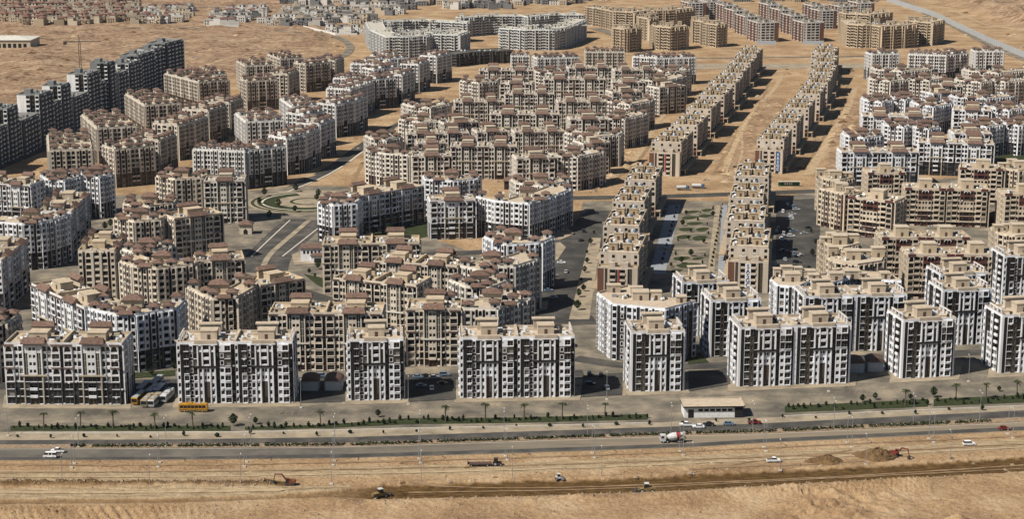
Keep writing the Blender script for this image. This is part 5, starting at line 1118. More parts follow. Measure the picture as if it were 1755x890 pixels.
def car(px_, rz, col, label, kind='sedan', group='cars and pickups', name='car', cat='car'):
    r = vehicle(name, px_, rz, label, cat, group); h = .86
    P = {'sedan': ([(-2.2,.35),(2.2,.35),(2.25,.7),(1.9,.9),(.9,1.0),(-1.5,1.0),(-2.2,.92)], [(-1.6,1.0),(1.0,1.0),(.45,1.48),(-1.0,1.48)]),
         'pickup': ([(-2.6,.45),(2.5,.45),(2.55,.85),(2.2,1.05),(1.1,1.12),(-.6,1.12),(-2.6,1.12)], [(-.7,1.12),(1.2,1.12),(.7,1.75),(-.55,1.75)]),
         'suv': ([(-2.3,.45),(2.3,.45),(2.35,.85),(2.0,1.05),(1.0,1.12),(-2.25,1.12)], [(-2.2,1.12),(1.1,1.12),(.5,1.8),(-2.0,1.8)]),
         'van': ([(-2.4,.4),(2.3,.4),(2.45,.9),(2.2,1.2),(-2.4,1.2)], [(-2.4,1.2),(2.2,1.2),(1.6,2.1),(-2.35,2.1)])}[kind]
    b = MB(); b.extr(P[0], -h, h, col); obj('body', b.mesh('body'), r)
    c = MB(); c.extr(P[1], -h*.86, h*.86, 'glass_dark'); cb = obj('cabin', c.mesh('cabin'), r)
    x0, x1 = P[1][3][0], P[1][2][0]; zt = P[1][2][1]; t = MB(); t.box(x0, -h*.87, zt+.003, x1, h*.87, zt+.07, col); obj('roof', t.mesh('roof'), r)
    if kind == 'pickup': bd = MB(); bd.box(-2.5, -h*.85, 1.123, -.75, h*.85, 1.14, 'machine_dark'); obj('load_bed', bd.mesh('load_bed'), r)
    if kind == 'van': 
        for x in (-.9, .4): pl = MB(); pl.box(x-.1, -h*.88, 1.22, x+.1, h*.88, 2.08, col); obj('pillar', pl.mesh('pillar'), r)
    l = MB(); [l.box(2.2, s*.6-.15, .68, 2.3, s*.6+.15, .84, 'sign_white') for s in (-1, 1)]; obj('headlight', l.mesh('headlight'), r)
    add_wheels(r, (-1.4, 1.4), h-.1, .34); return r
car((99,776.5), 178, 'car_white', 'white pickup driving left on the highway at the left', 'pickup', name='pickup', cat='pickup'); car((86,785.5), 178, 'car_white', 'white minibus on the highway below the white pickup', 'van', name='minibus', cat='minibus')
car((1176,731.5), 178, 'car_white', 'white pickup parked leftmost below the kiosk', 'pickup', name='pickup', cat='pickup'); car((1197,734.5), 178, 'car_white', 'white car parked between the pickup and dark car below the kiosk')
car((1214,730.5), 178, 'car_dark', 'black car parked below the kiosk'); car((1249,729.5), 1, 'car_blue', 'blue-grey car parked below the kiosk right end'); car((1293,727.5), 5, 'car_red', 'dark red pickup on the service road right of the kiosk', 'pickup', name='pickup', cat='pickup')
car((1721,737.5), 6, 'car_red', 'red car on the highway at the far right'); car((1661,764.5), 4, 'car_white', 'white estate car on the sand at far right', 'suv'); car((1326,793), 4, 'car_white', 'white pickup on the sand beside a lamp post', 'pickup', name='pickup', cat='pickup')
car((488,370), 5, 'car_dark', 'black car turning at the roundabout'); car((996,414), 60, 'car_dark', 'black car on the shop street')
for i, (x, y, c_, d_) in enumerate([(942,472,'car_white','white car in the shade left of the shop street'),(950,475,'car_silver','silver car in the shade left of the shop street'),(1385,392,'car_dark','black car at the edge of the parking lot'),(1378,402,'car_silver','silver car in the right parking lot'),
        (1352,395,'car_dark','black car in the shaded bay, parking lot row one'),(1360,398,'car_blue','blue car in the shaded bay of the parking lot'),(1345,408,'car_silver','silver car in the shaded bay of the parking lot'),(1362,430,'car_dark','black car lower in the parking lot'),(1350,434,'car_red','red car lower in the parking lot'),(1372,440,'car_white','white car lower in the parking lot'),
        (1416,97,'car_white','white truck-like car on the far graded strip'),(333,100,'car_white','white van standing alone in the left desert')]):
    car((x, y), 8 + 17*i % 40, c_, d_, 'van' if 'van' in d_ else 'sedan')
def tank_truck(px_, rz, label):
    r = vehicle('tank_truck', px_, rz, label, 'truck', 'white tank trucks'); 
    t = MB(); t.tube((-4.2,0,1.9),(1.6,0,1.9),1.15,1.15,'bus_white',12); obj('tank', t.mesh('tank'), r); ch = MB(); ch.box(-4.3,-.9,.7,3.6,.9,1.0,'machine_dark',bottom=True); obj('chassis', ch.mesh('chassis'), r)
    c = MB(); c.extr([(1.9,.7),(3.9,.7),(3.95,1.8),(3.6,2.7),(1.9,2.7)], -1.15, 1.15, 'bus_blue'); cb = obj('cab', c.mesh('cab'), r); g = MB(); g.box(3.2,-1.18,1.7,3.72,1.18,2.5,'glass_dark'); obj('windscreen', g.mesh('windscreen'), cb)
    add_wheels(r, (-3.4, -2.2, 2.9), 1.0, .5, .3)
tank_truck((1171,326), 2, 'white tank truck with dark cab on sand, left of two by the cross street'); tank_truck((1197,323), -4, 'white tank truck on sand, right of two by the cross street')
def mixer(px_, rz):
    r = vehicle('concrete_mixer', px_, rz, 'white concrete mixer truck with red stripe on the highway', 'truck')
    ch = MB(); ch.box(-4.6,-.6,.8,4.2,.6,1.15,'machine_dark',bottom=True); ch.box(-4.4,-1.1,.6,-1.2,1.1,.8,'machine_dark',bottom=True); obj('chassis', ch.mesh('chassis'), r)
    c = MB(); c.extr([(2.5,.75),(4.6,.75),(4.7,1.8),(4.4,3.0),(2.5,3.0)], -1.2, 1.2, 'bus_white'); cb = obj('cab', c.mesh('cab'), r); g = MB(); g.box(4.3,-1.05,1.9,4.62,1.05,2.8,'glass_dark'); [g.box(3.2, s*1.21-.02, 1.9, 4.2, s*1.21+.02, 2.7, 'glass_dark') for s in (-1,1)]; obj('windscreen', g.mesh('windscreen'), cb)
    d = MB(); pr = [(2.0,1.9,.5),(1.2,2.05,1.15),(-.4,2.25,1.5),(-1.6,2.45,1.45),(-3.2,2.95,.95),(-4.0,3.2,.6)]
    for i, (a, b) in enumerate(zip(pr[:-1], pr[1:])): d.tube((a[0],0,a[1]),(b[0],0,b[1]),a[2],b[2],'sign_red' if i == 3 else 'bus_white',14)
    obj('drum', d.mesh('drum'), r); ho = MB(); ho.box(-4.7,-.6,2.4,-4.0,.6,3.9,'bus_white'); ho.tube((-4.5,0,2.4),(-5.1,0,1.3),.35,.25,'steel',6); obj('chute', ho.mesh('chute'), r); add_wheels(r, (-3.4,-2.2,1.9,3.4), 1.0, .52, .35)
mixer((1152,759), 182)
def bus(px_, rz, col, roofc, label):
    r = vehicle('bus', px_, rz, label, 'bus', 'buses parked by the front row')
    b = MB(); b.extr([(-5.6,.45),(5.5,.45),(5.7,1.2),(5.55,3.05),(5.3,3.2),(-5.5,3.2),(-5.65,2.9)], -1.25, 1.25, col); bd = obj('body', b.mesh('body'), r)
    rf = MB(); rf.box(-5.3,-1.15,3.203,5.1,1.15,3.3,roofc); rf.box(-2.2,-.8,3.303,-.4,.8,3.6,roofc); rf.box(1.4,-.7,3.303,2.8,.7,3.55,'bus_grey'); obj('roof', rf.mesh('roof'), r)
    for s in (-1, 1):
        for k in range(7): g = MB(); x = -5.1+k*1.45; g.box(x, s*1.262-.01, 1.7, x+1.25, s*1.262+.01, 2.75, 'glass_dark'); obj('window', g.mesh('window'), r)
    ws = MB(); ws.poly([(5.72,-1.1,1.35),(5.72,1.1,1.35),(5.62,1.1,2.75),(5.62,-1.1,2.75)], 'glass_dark'); obj('windscreen', ws.mesh('windscreen'), r); st = MB(); [st.box(-5.4, s*1.265-.005, .75, 5.4, s*1.265+.005, 1.0, 'black') for s in (-1, 1)]; obj('side_stripe', st.mesh('side_stripe'), r)
    add_wheels(r, (-3.4, 3.6), 1.1, .5, .3)
bus((332,706), 0, 'bus_yellow', 'bus_yellow', 'yellow bus standing sideways before the modern double block')
for x, y, c_, rc, l in [(238,692,'bus_yellow','bus_grey','yellow-fronted bus, nearest of the left file'),(246,675,'bus_grey','bus_grey','grey bus behind the yellow-fronted one in left file'),(254,696,'bus_tan','bus_tan','tan-roofed bus, nearest of the second file'),(262,680,'bus_blue','bus_grey','blue-grey bus in the middle of the second file'),(269,665,'bus_grey','bus_grey','grey bus farthest in the second file'),
                        (266,696,'bus_white','bus_tan','white-fronted bus, nearest of the third file'),(274,679,'bus_blue','bus_white','blue-sided bus behind the white-fronted bus'),(287,688,'bus_white','bus_white','white bus alone at the right of the parked files')]:
    bus((x, y-3), -97, c_, rc, l)
def excavator(px_, rz, col, label, flip=1):
    r = vehicle('excavator', px_, rz, label, 'excavator', 'excavators on the earthworks'); r.scale = (.82, .82, .82)
    for s in (-1, 1): t = MB(); t.extr([(-1.9,.1),(1.9,.1),(2.2,.5),(1.9,.95),(-1.9,.95),(-2.2,.5)], s*1.15-.3, s*1.15+.3, 'machine_dark'); obj('track', t.mesh('track'), r)
    b = MB(); b.extr([(-2.5,1.05),(1.3,1.05),(1.3,1.9),(-.3,2.3),(-2.5,2.1)], -1.3, 1.3, col); obj('house', b.mesh('house'), r)
    c = MB(); c.extr([(.1,1.2),(1.6,1.2),(1.5,2.4),(1.2,3.1),(.1,3.1)], .35, 1.3, 'glass_dark'); c.box(.05,.3,3.103,1.35,1.35,3.2,col); obj('cab', c.mesh('cab'), r)
    bm_ = MB(); bm_.tube((1.2,0,1.7),(3.4,0,4.6),.42,.35,col,6); bm_.tube((3.4,0,4.6),(6.4,0,4.4),.36,.26,col,6); obj('boom', bm_.mesh('boom'), r); st = MB(); st.tube((6.2,0,4.8),(7.0,0,1.6),.28,.2,col,6); st.tube((4.2,0,5.1),(6.2,0,4.9),.12,.12,'steel',5); obj('stick', st.mesh('stick'), r)
    bk = MB(); bk.extr([(6.2,.4),(7.3,.3),(7.5,1.5),(6.7,1.7)], -.7, .7, 'machine_dark'); obj('bucket', bk.mesh('bucket'), r)
excavator((497,832), 176, 'machine_orange', 'orange excavator with raised arm on the sand at left'); excavator((1533,783), -38, 'machine_red', 'red excavator digging beside the larger soil heap')
def loader(px_, rz, col, label, z=0.0):
    r = vehicle('wheel_loader', px_, rz, label, 'loader', 'wheel loaders on the earthworks', z=z)
    b = MB(); b.extr([(-3.0,.9),(2.2,.9),(2.2,1.4),(.4,1.7),(-.6,2.0),(-3.0,1.9)], -.9, .9, col); obj('body', b.mesh('body'), r); c = MB(); c.extr([(-.7,1.7),(.9,1.6),(.7,3.2),(-.7,3.2)], -.8, .8, 'glass_dark'); c.box(-.8,-.9,3.203,.8,.9,3.35,'bus_white'); obj('cab', c.mesh('cab'), r)
    a = MB(); [a.tube((1.4,s*.6,1.3),(3.6,s*.6,.8),.16,.16,col,5) for s in (-1,1)]; obj('arms', a.mesh('arms'), r); k = MB(); k.extr([(3.3,.2),(4.6,.15),(4.5,.5),(3.8,.7),(3.6,1.4),(3.3,1.4)], -1.5, 1.5, 'machine_dark'); obj('bucket', k.mesh('bucket'), r); add_wheels(r, (-1.9,1.6), 1.0, .75, .5)
loader((1108,843), 180, 'machine_yellow', 'wheel loader at the south lip of the brown cutting', -.3); loader((652,850), 28, 'machine_yellow', 'pale-topped loader pushing earth where the brown cutting begins', -.8)
r = vehicle('tractor', (851,799), 2, 'dark tractor pulling a flat trailer on the sand track', 'tractor'); b = MB(); b.extr([(-.6,.7),(1.9,.7),(1.9,1.5),(-.6,1.6)], -.4, .4, 'machine_dark'); obj('body', b.mesh('body'), r); c = MB(); c.box(-.9,-.7,1.6,.5,.7,2.7,'glass_dark'); c.box(-1.0,-.8,2.703,.6,.8,2.8,'machine_dark'); obj('cab', c.mesh('cab'), r); add_wheels(r, (-.5,), .85, .8, .4); add_wheels(r, (1.5,), .75, .45, .3)
r = vehicle('flat_trailer', (823,799.5), 2, 'brown flat trailer behind the tractor', 'trailer'); b = MB(); b.box(-4.6,-1.2,.9,4.2,1.2,1.15,'brown_sheet',bottom=True); b.box(-4.6,-1.2,1.153,-4.4,1.2,1.9,'brown_sheet'); obj('deck', b.mesh('deck'), r); b = MB(); b.tube((4.2,0,.95),(5.6,0,.8),.1,.08,'machine_dark',5); obj('drawbar', b.mesh('drawbar'), r); add_wheels(r, (-3.2, 2.6), .95, .45, .3)
r = vehicle('roller', (958,824), 3, 'small pale roller at the north lip of the brown cutting', 'roller'); b = MB(); b.box(-1.2,-.6,.7,.8,.6,1.4,'bus_white'); b.box(-.6,-.6,1.4,.4,.6,2.3,'glass_dark'); b.box(-.7,-.7,2.303,.5,.7,2.4,'bus_white'); obj('body', b.mesh('body'), r); d = MB(); d.tube((1.3,-.7,.6),(1.3,.7,.6),.6,.6,'steel',12); obj('drum', d.mesh('drum'), r); add_wheels(r, (-.9,), .6, .5, .3)

# ------------------------------------------------------------------ earth heaps, lamps, plants
def heap(px_, rad, h, label, mat='soil'):
    rng = random.Random(int(rad*10)); v, f = [], []; nr, na = 10, 28
    for i in range(nr+1):
        for k in range(na):
            a = 2*math.pi*k/na; q = i/nr; rr = rad*q*(1+.18*math.sin(3*a+rad)+.1*rng.uniform(-1,1)); v.append((rr*math.cos(a)*1.35, rr*math.sin(a), h*max(0,(1-q**1.25))*(1+.16*rng.uniform(-1,1)) - (.3 if i == nr else 0)))
    for i in range(nr):
        for k in range(na): f.append((i*na+k, (i+1)*na+k, (i+1)*na+(k+1)%na, i*na+(k+1)%na))
    me = bpy.data.meshes.new('soil_heap'); me.from_pydata(v, [], f); me.materials.append(MAT[mat]); p = at(*px_); tag(obj('soil_heap', me, None, (p.x, p.y, 0)), label, 'soil heap', 'heaps of soil on the earthworks')
heap((1416,793), 5.2, 2.7, 'brown soil heap with flattened top, left of two'); heap((1503,784), 6.0, 3.4, 'larger brown soil heap beside the red excavator'); 
def rubble():
    b = MB(); pts_ = []; rng = random.Random(4); rr = lambda: rng.uniform(.6, 1)
    for i in range(2600):
        u = rng.random()
        if u < .35: x = rng.uniform(-60, 470); y = rng.gauss(832, 2.2)
        elif u < .75: x = rng.uniform(640, 1755); y = float(np.interp(x, [p[0] for p in tr_bot], [p[1] for p in tr_bot])) + abs(rng.gauss(3, 5))
        else: x = rng.uniform(0, 1755); y = rng.uniform(862, 895)
        p = at(x, y); pts_.append((p.x, p.y, i)); continue
    PA = np.array(pts_); ZZ = ground_h(PA[:,0].copy(), PA[:,1].copy())[0]
    for (gx, gy, i), z in zip(pts_, ZZ):
        p = Vector((gx, gy, 0)); z = float(z); s = rng.uniform(.12, .42) if i % 9 else rng.uniform(.5, .95)
        a = rng.uniform(0, 6); c_, s_ = math.cos(a)*s, math.sin(a)*s; m_ = 'rock'
        base = [(p.x+c_*rr(), p.y+s_*rr(), z-.05), (p.x-s_*rr(), p.y+c_*rr(), z-.05), (p.x-c_*rr(), p.y-s_*rr(), z-.05), (p.x+s_*rr(), p.y-c_*rr(), z-.05)]; top = (p.x+rng.uniform(-.2,.2)*s, p.y+rng.uniform(-.2,.2)*s, z+s*rng.uniform(.6,1.1))
        for k in range(4): b.poly([base[k], base[(k+1)%4], top], m_)
    tag(obj('rubble', b.mesh('rubble')), 'loose stones and clods along the earthworks', 'rubble', kind='stuff')
rubble()
def lamp_parts(h, arms):
    p = MB(); p.cyl(0, 0, .4, h, .13, .07, 'steel', 6); bs = MB(); bs.box(-.55,-.55,0,.55,.55,.45,'kerb'); hd = []
    for s in arms:
        m_ = MB(); m_.tube((0,0,h-.2),(s*1.6,0,h+.25),.06,.05,'steel',5); m_.box(min(s*1.5,s*2.3),-.16,h+.18,max(s*1.5,s*2.3),.16,h+.36,'lamp_head'); hd.append(m_)
    return [('pole', p.mesh('pole')), ('base', bs.mesh('base'))] + [('lamp_arm', m_.mesh('lamp_arm')) for m_ in hd]
LP1, LP2 = lamp_parts(11.0, (1,)), lamp_parts(11.5, (-1, 1))
def lamps(lst, parts, rowlab, rz=90):
    n = len(lst)
    for i, q in enumerate(lst):
        p = at(*q); r = empty('street_lamp', (p.x, p.y, 0), R(rz))
        for nm, me in parts: obj(nm, me, r)
        tag(r, 'lamp post, %s of the row %s' % (ordn(i, n), rowlab), 'street lamp', 'street lamps ' + rowlab)
lamps([(107,834),(257,836),(413,834),(568,831),(722,828),(878,822),(1031,820),(1187,814),(1337,808),(1484,798),(1628,791)], LP1, 'between sand track and cutting')
lamps([(123,803),(271,802),(419,801),(571,799),(721,795),(869,790),(1019,786),(1171,782),(1313,775),(1460,768),(1600,760),(1736,752)], LP1, 'on the sand south of the highway')
lamps([(128,796),(274,794),(423,793),(573,791),(718,788),(866,783),(1015,778),(1165,775),(1309,768),(1452,760),(1592,753),(1727,745)], LP1, 'at the highway kerb', -90)
lamps([(135,767.5),(285,766.5),(430,765.5),(574,764),(720,758.5),(864,754.5),(1007,749.5),(1150,744.5),(1290,741),(1429,736),(1565,727.5),(1679,722)], LP2, 'in the highway median')
lamps([(14,748),(320,705),(516,700),(700,694),(1040,686),(1420,672),(1660,655)], LP1, 'along the frontage street')
def palm_parts(seed):
    rng = random.Random(seed); t = MB(); z = 0; x = 0
    for i in range(6): t.tube((x,0,z),(x+.05,0,z+1.0),.30-.015*i,.285-.015*i,'trunk',7); z += 1.0; x += .05
    c = MB()
    for k in range(22):
        a = 2*math.pi*k/22 + rng.uniform(-.1,.1); el = rng.uniform(.35, 1.35); L = rng.uniform(2.1, 3.0); pts = []
        for j in range(6):
            q = j/5; pts.append(Vector((x+math.cos(a)*L*q*math.cos(el*(1-q*.3)), math.sin(a)*L*q*math.cos(el*(1-q*.3)), z + L*(q*math.sin(el) - .75*q*q))))
        sd_ = Vector((-math.sin(a), math.cos(a), 0))
        for j in range(5):
            w0, w1 = .34*math.sin(math.pi*(.15+.8*j/5)), .34*math.sin(math.pi*(.15+.8*(j+1)/5))
            c.poly([pts[j]-sd_*w0-Vector((0,0,w0*.6)), pts[j], pts[j+1], pts[j+1]-sd_*w1-Vector((0,0,w1*.6))], 'palm_leaf'); c.poly([pts[j], pts[j]+sd_*w0-Vector((0,0,w0*.6)), pts[j+1]+sd_*w1-Vector((0,0,w1*.6)), pts[j+1]], 'palm_leaf')
    return [('trunk', t.mesh('trunk')), ('crown', c.mesh('crown'))]
PP = [palm_parts(s) for s in (1, 2, 3)]
PL = [(75,735),(138,735),(194,735),(266,737),(331,735),(550,731),(764,724),(832,722),(898,720),(963,720),(1036,718),(1551,696),(1638,688),(1690,684),(1743,681)]
for i, q in enumerate(PL):
    p = at(*q); r = empty('palm_tree', (p.x, p.y, .1), R(37*i)); s = .92 + .16*((i*7) % 5)/5; r.scale = (s, s, s)
    for nm, me in PP[i % 3]: obj(nm, me, r)
    tag(r, 'date palm, %s of the palms on the roadside lawn' % ordn(i, len(PL)), 'palm tree', 'palms on the roadside lawn')
def bush_parts(seed, h, w_, n, trunk):
    rng = random.Random(seed); c = MB()
    for i in range(n):
        a, q = rng.uniform(0, 6.28), rng.random()**.5; z = trunk + rng.random()*(h-trunk); rr = w_*q*math.sin(math.pi*min(1, max(.12, (z-trunk)/(h-trunk)*.9+.08)))
        p = Vector((rr*math.cos(a), rr*math.sin(a), z)); n_ = Vector((rng.uniform(-1,1), rng.uniform(-1,1), rng.uniform(-.2,1))).normalized(); u = n_.orthogonal().normalized()*rng.uniform(.14,.28); v = n_.cross(u)
        c.poly([p-u-v, p+u-v, p+u+v, p-u+v], 'leaf')
    t = MB(); t.cyl(0, 0, 0, trunk+.5*(h-trunk), .09, .05, 'trunk', 5)
    for k in range(3): a = k*2.1; t.tube((0,0,trunk), (math.cos(a)*w_*.5, math.sin(a)*w_*.5, trunk+.5*(h-trunk)), .05, .02, 'trunk', 4)
    return [('trunk', t.mesh('trunk')), ('crown', c.mesh('crown'))]
BP = [bush_parts(1, 2.2, .7, 110, .3), bush_parts(2, 2.6, .6, 110, .2), bush_parts(3, 1.5, .9, 100, .2)]; TP = [bush_parts(4, 5.2, 2.0, 320, 1.3), bush_parts(5, 4.2, 1.7, 260, 1.1)]
def plants(lst, tp, name, label, cat, group):
    for i, q in enumerate(lst):
        p = at(*q); r = empty(name, (p.x, p.y, .12), R(61*i)); s = random.uniform(.5, 1.0); r.scale = (s, s, s)
        for nm, me in tp[i % len(tp)]: obj(nm, me, r)
        tag(r, label, cat, group)
rs = random.Random(9); lawnp = []
for t_, b_ in LAWN:
    x = t_[0][0] + 6
    while x < min(t_[-1][0], 1755):
        yt = np.interp(x, [p[0] for p in t_], [p[1] for p in t_]); yb2 = np.interp(x, [p[0] for p in b_], [p[1] for p in b_]); lawnp.append((x, yt + rs.uniform(.15, .9)*(yb2-yt))); x += rs.uniform(7, 15)
for lo_, hi_, wh_ in ((0,410,'left'),(410,1200,'middle'),(1200,1595,'right of the kiosk'),(1595,1800,'far right')): plants([p for p in lawnp if lo_ <= p[0] < hi_], BP, 'shrub', 'small dark shrub on the roadside lawn, %s stretch' % wh_, 'shrub', 'shrubs on the roadside lawn, ' + wh_)
plants([(rs.uniform(20,1740), 0) for _ in range(0)], BP, 'shrub', '', '', '')
vs_ = [(x, float(np.interp(x, [p[0] for p in svc_t], [p[1] for p in svc_t])) - rs.uniform(2, 9)) for x in np.arange(30, 1740, 57)]
plants(vs_, [BP[2], BP[0]], 'shrub', 'little shrub planted in the pale verge of the service road', 'shrub', 'shrubs in the service road verge')
fs = [(400,731),(438,728),(648,716),(1478,690),(1500,686),(1560,686),(1600,682),(1712,672)]
plants(fs, TP, 'street_tree', 'small sparse tree on the pale frontage pavement', 'tree', 'young trees along the frontage street')
inn = [(641,404),(656,402),(668,398),(690,400),(828,388),(838,396),(812,404),(836,380),(530,470),(540,476),(462,375),(418,398),(545,462),(1018,402),(1012,420),(1006,452),(1002,468),(996,484),(992,510),(1000,500),(990,532),(1006,436),(1390,400),(1398,420),(1392,440),(1402,458),(1386,470),(300,636),(260,645),(70,440),(180,395),(175,400),(190,390)]
plants(inn, TP, 'street_tree', 'small dark tree in the inner streets and courtyards', 'tree', 'trees in the inner streets and courtyards')
gd = [(1238-.18*k*7+ (k%2)*.5, 352+k*7) for k in range(16)] + [(1160-2.2*k, 358+k*8) for k in range(13)]
plants(gd, [BP[0], BP[2]], 'shrub', 'small dark shrub in the planted lines of the garden plaza', 'shrub', 'shrubs of the garden plaza')
gt = [(1176,369),(1200,366),(1222,372),(1196,379),(1170,388),(1212,386),(1184,399),(1214,402),(1180,412),(1162,414),(1206,418),(1158,438),(1184,440),(1208,440),(1168,452),(1204,453),(1150,458),(1222,360)]
plants(gt, [TP[1], BP[1]], 'street_tree', 'small dark tree among the lawns of the garden plaza', 'tree', 'trees of the garden plaza')
rb_ = [(RC[0]+r_*math.cos(a), RC[1]+r_*math.sin(a)) for r_, a in [(34,2.6),(30,3.4),(24,4.0),(34,4.6),(15,1.2),(6,.4),(34,1.9)]]
for i, (x, y) in enumerate(rb_):
    r = empty('street_tree', (x, y, .2), i); [obj(nm, me, r) for nm, me in TP[i % 2]]; tag(r, 'small tree on the round island of the roundabout', 'tree', 'trees on the roundabout')
def hedge():
    b = MB(); rng = random.Random(5)
    for i in range(5200):
        x = rng.uniform(120, 1700); 
        if (x % 148) < 9: continue
        yt = np.interp(x, [p[0] for p in svc_b], [p[1] for p in svc_b]); yb2 = np.interp(x, [p[0] for p in med_b], [p[1] for p in med_b]); p = at(x, yt + rng.uniform(.25, .8)*(yb2-yt)); p.z = .2 + rng.random()*.6
        n_ = Vector((rng.uniform(-1,1), rng.uniform(-1,1), rng.uniform(0,1))).normalized(); u = n_.orthogonal().normalized()*rng.uniform(.14,.34); v = n_.cross(u); b.poly([p-u-v, p+u-v, p+u+v, p-u+v], 'leaf' if rng.random() < .6 else 'palm_leaf')
    tag(obj('median_plants', b.mesh('median_plants')), 'dry low plants filling the highway median', 'plants', kind='stuff')
hedge()

# painted bay lines in the parking lots and lane edges along the frontage
def bay_lines():
    b = MB()
    def line(p, q, w_=.08, z=.16):
        a, c = at(*p), at(*q); d = (c-a).normalized(); n = Vector((-d.y, d.x, 0))*w_; b.poly([(a.x-n.x,a.y-n.y,z),(c.x-n.x,c.y-n.y,z),(c.x+n.x,c.y+n.y,z),(a.x+n.x,a.y+n.y,z)], 'pavement')
    for (xa, ya, xb, yb_, dx, dy) in [(20,718,290,717,5,-6),(420,714,590,710,4,-6),(600,706,760,702,4,-6),(800,700,1040,692,4,-6),(1190,668,1250,664,5,-7),(706,680,776,676,4,-7),(1340,380,1395,376,4,-4),(1340,440,1400,436,4,-4),(1300,684,1520,672,4,-6)]:
        n = int((xb-xa)/11)
        for i in range(n): u = i/n; x, y = xa+(xb-xa)*u, ya+(yb_-ya)*u; line((x, y), (x+dx, y+dy))
        line((xa, ya), (xb, yb_))
    tag(obj('parking_lines', b.mesh('parking_lines')), kind='structure')
bay_lines()

# wheel tracks and spoil
noise_mat('track_pale', (.29,.20,.115), (.46,.345,.21), .25, .95, 9); noise_mat('track_dark', (.17,.11,.06), (.32,.215,.12), .25, .95, 9)
def ribbon(pts, width, mat, lift=.10):
    P = [Vector(p) for p in px2(pts)]
    for _ in range(3):
        Q = [P[0]]
        for a, b in zip(P[:-1], P[1:]): Q += [a*.75+b*.25, a*.25+b*.75]
        P = Q + [P[-1]]
    Q = []
    for a, b in zip(P[:-1], P[1:]):
        n = max(1, int((b-a).length/4)); Q += [a.lerp(b, k/n) for k in range(n)]
    P = Q + [P[-1]]; Lf, Rt = [], []
    for i, p in enumerate(P):
        d = (P[min(i+1, len(P)-1)] - P[max(i-1, 0)]).normalized(); n = Vector((-d.y, d.x))*width*.5*(.75+.5*random.random()); Lf.append(p+n); Rt.append(p-n)
    A = np.array([(p.x, p.y) for p in Lf+Rt]); Z = ground_h(A[:,0].copy(), A[:,1].copy())[0] + lift; m = len(P); b = MB()
    for i in range(m-1): b.poly([(Rt[i].x,Rt[i].y,Z[m+i]),(Rt[i+1].x,Rt[i+1].y,Z[m+i+1]),(Lf[i+1].x,Lf[i+1].y,Z[i+1]),(Lf[i].x,Lf[i].y,Z[i])], mat)
    tag(obj('wheel_track', b.mesh('wheel_track')), kind='structure')
random.seed(5)
TRK = [([(1240,300),(1262,240),(1285,200),(1330,150),(1340,128)],4,'track_pale'), ([(1222,300),(1250,250),(1300,190),(1318,140)],2.5,'track_dark'), ([(1255,305),(1275,262),(1268,225),(1300,180)],2.0,'track_pale'), ([(1385,300),(1420,240),(1452,190),(1465,150)],6,'track_pale'), ([(1375,290),(1405,250),(1440,180),(1455,140)],2.5,'track_dark'),
       ([(-20,95),(120,90),(260,74),(420,66),(560,70)],5,'track_pale'), ([(-20,128),(80,125),(180,112),(280,98),(400,84),(480,78)],4,'track_pale'), ([(330,140),(350,110),(420,92),(560,88)],5,'track_pale'), ([(300,62),(360,70),(480,64),(590,80)],3,'track_dark'), ([(-20,66),(100,70),(240,62),(330,56)],3.5,'track_dark'), ([(0,150),(60,140),(120,130)],3,'track_dark'), ([(330,112),(400,104),(470,96)],2.5,'track_dark'),
       ([(1640,20),(1680,40),(1720,48),(1790,60)],4,'track_pale'), ([(1600,6),(1680,22),(1790,30)],4,'track_dark'), ([(600,300),(640,270),(660,235),(720,190)],3,'track_pale'), ([(600,330),(610,300),(622,280)],3,'track_dark'), ([(1000,318),(1060,300),(1100,262),(1130,200),(1190,150)],4,'track_pale'), ([(1010,330),(1085,290),(1120,240)],2.2,'track_dark'), ([(430,335),(470,318),(540,300)],2.5,'track_pale'),
       ([(-20,797),(300,799),(700,792),(1100,779),(1755,748)],1.6,'track_dark'), ([(-20,811),(300,810),(700,804),(1100,793),(1400,780),(1755,762)],1.4,'track_dark'), ([(-20,818),(300,819),(700,812),(1100,800),(1755,768)],1.4,'track_pale'), ([(-20,845),(200,846),(420,843),(600,838)],2.0,'track_pale'), ([(700,830),(900,836),(1200,826),(1500,812),(1755,795)],1.0,'track_dark'), ([(700,842),(1000,838),(1300,824),(1755,801)],.9,'track_dark'),
       ([(1240,800),(1300,790),(1380,786),(1460,772)],1.2,'track_dark'), ([(1180,806),(1260,800),(1400,797),(1480,790)],2,'track_dark'), ([(30,800),(90,796),(200,801)],1.2,'track_dark')]
for pts, wd, mt in TRK: ribbon(pts, wd, mt, lift=.07 + .004*TRK.index((pts, wd, mt)))
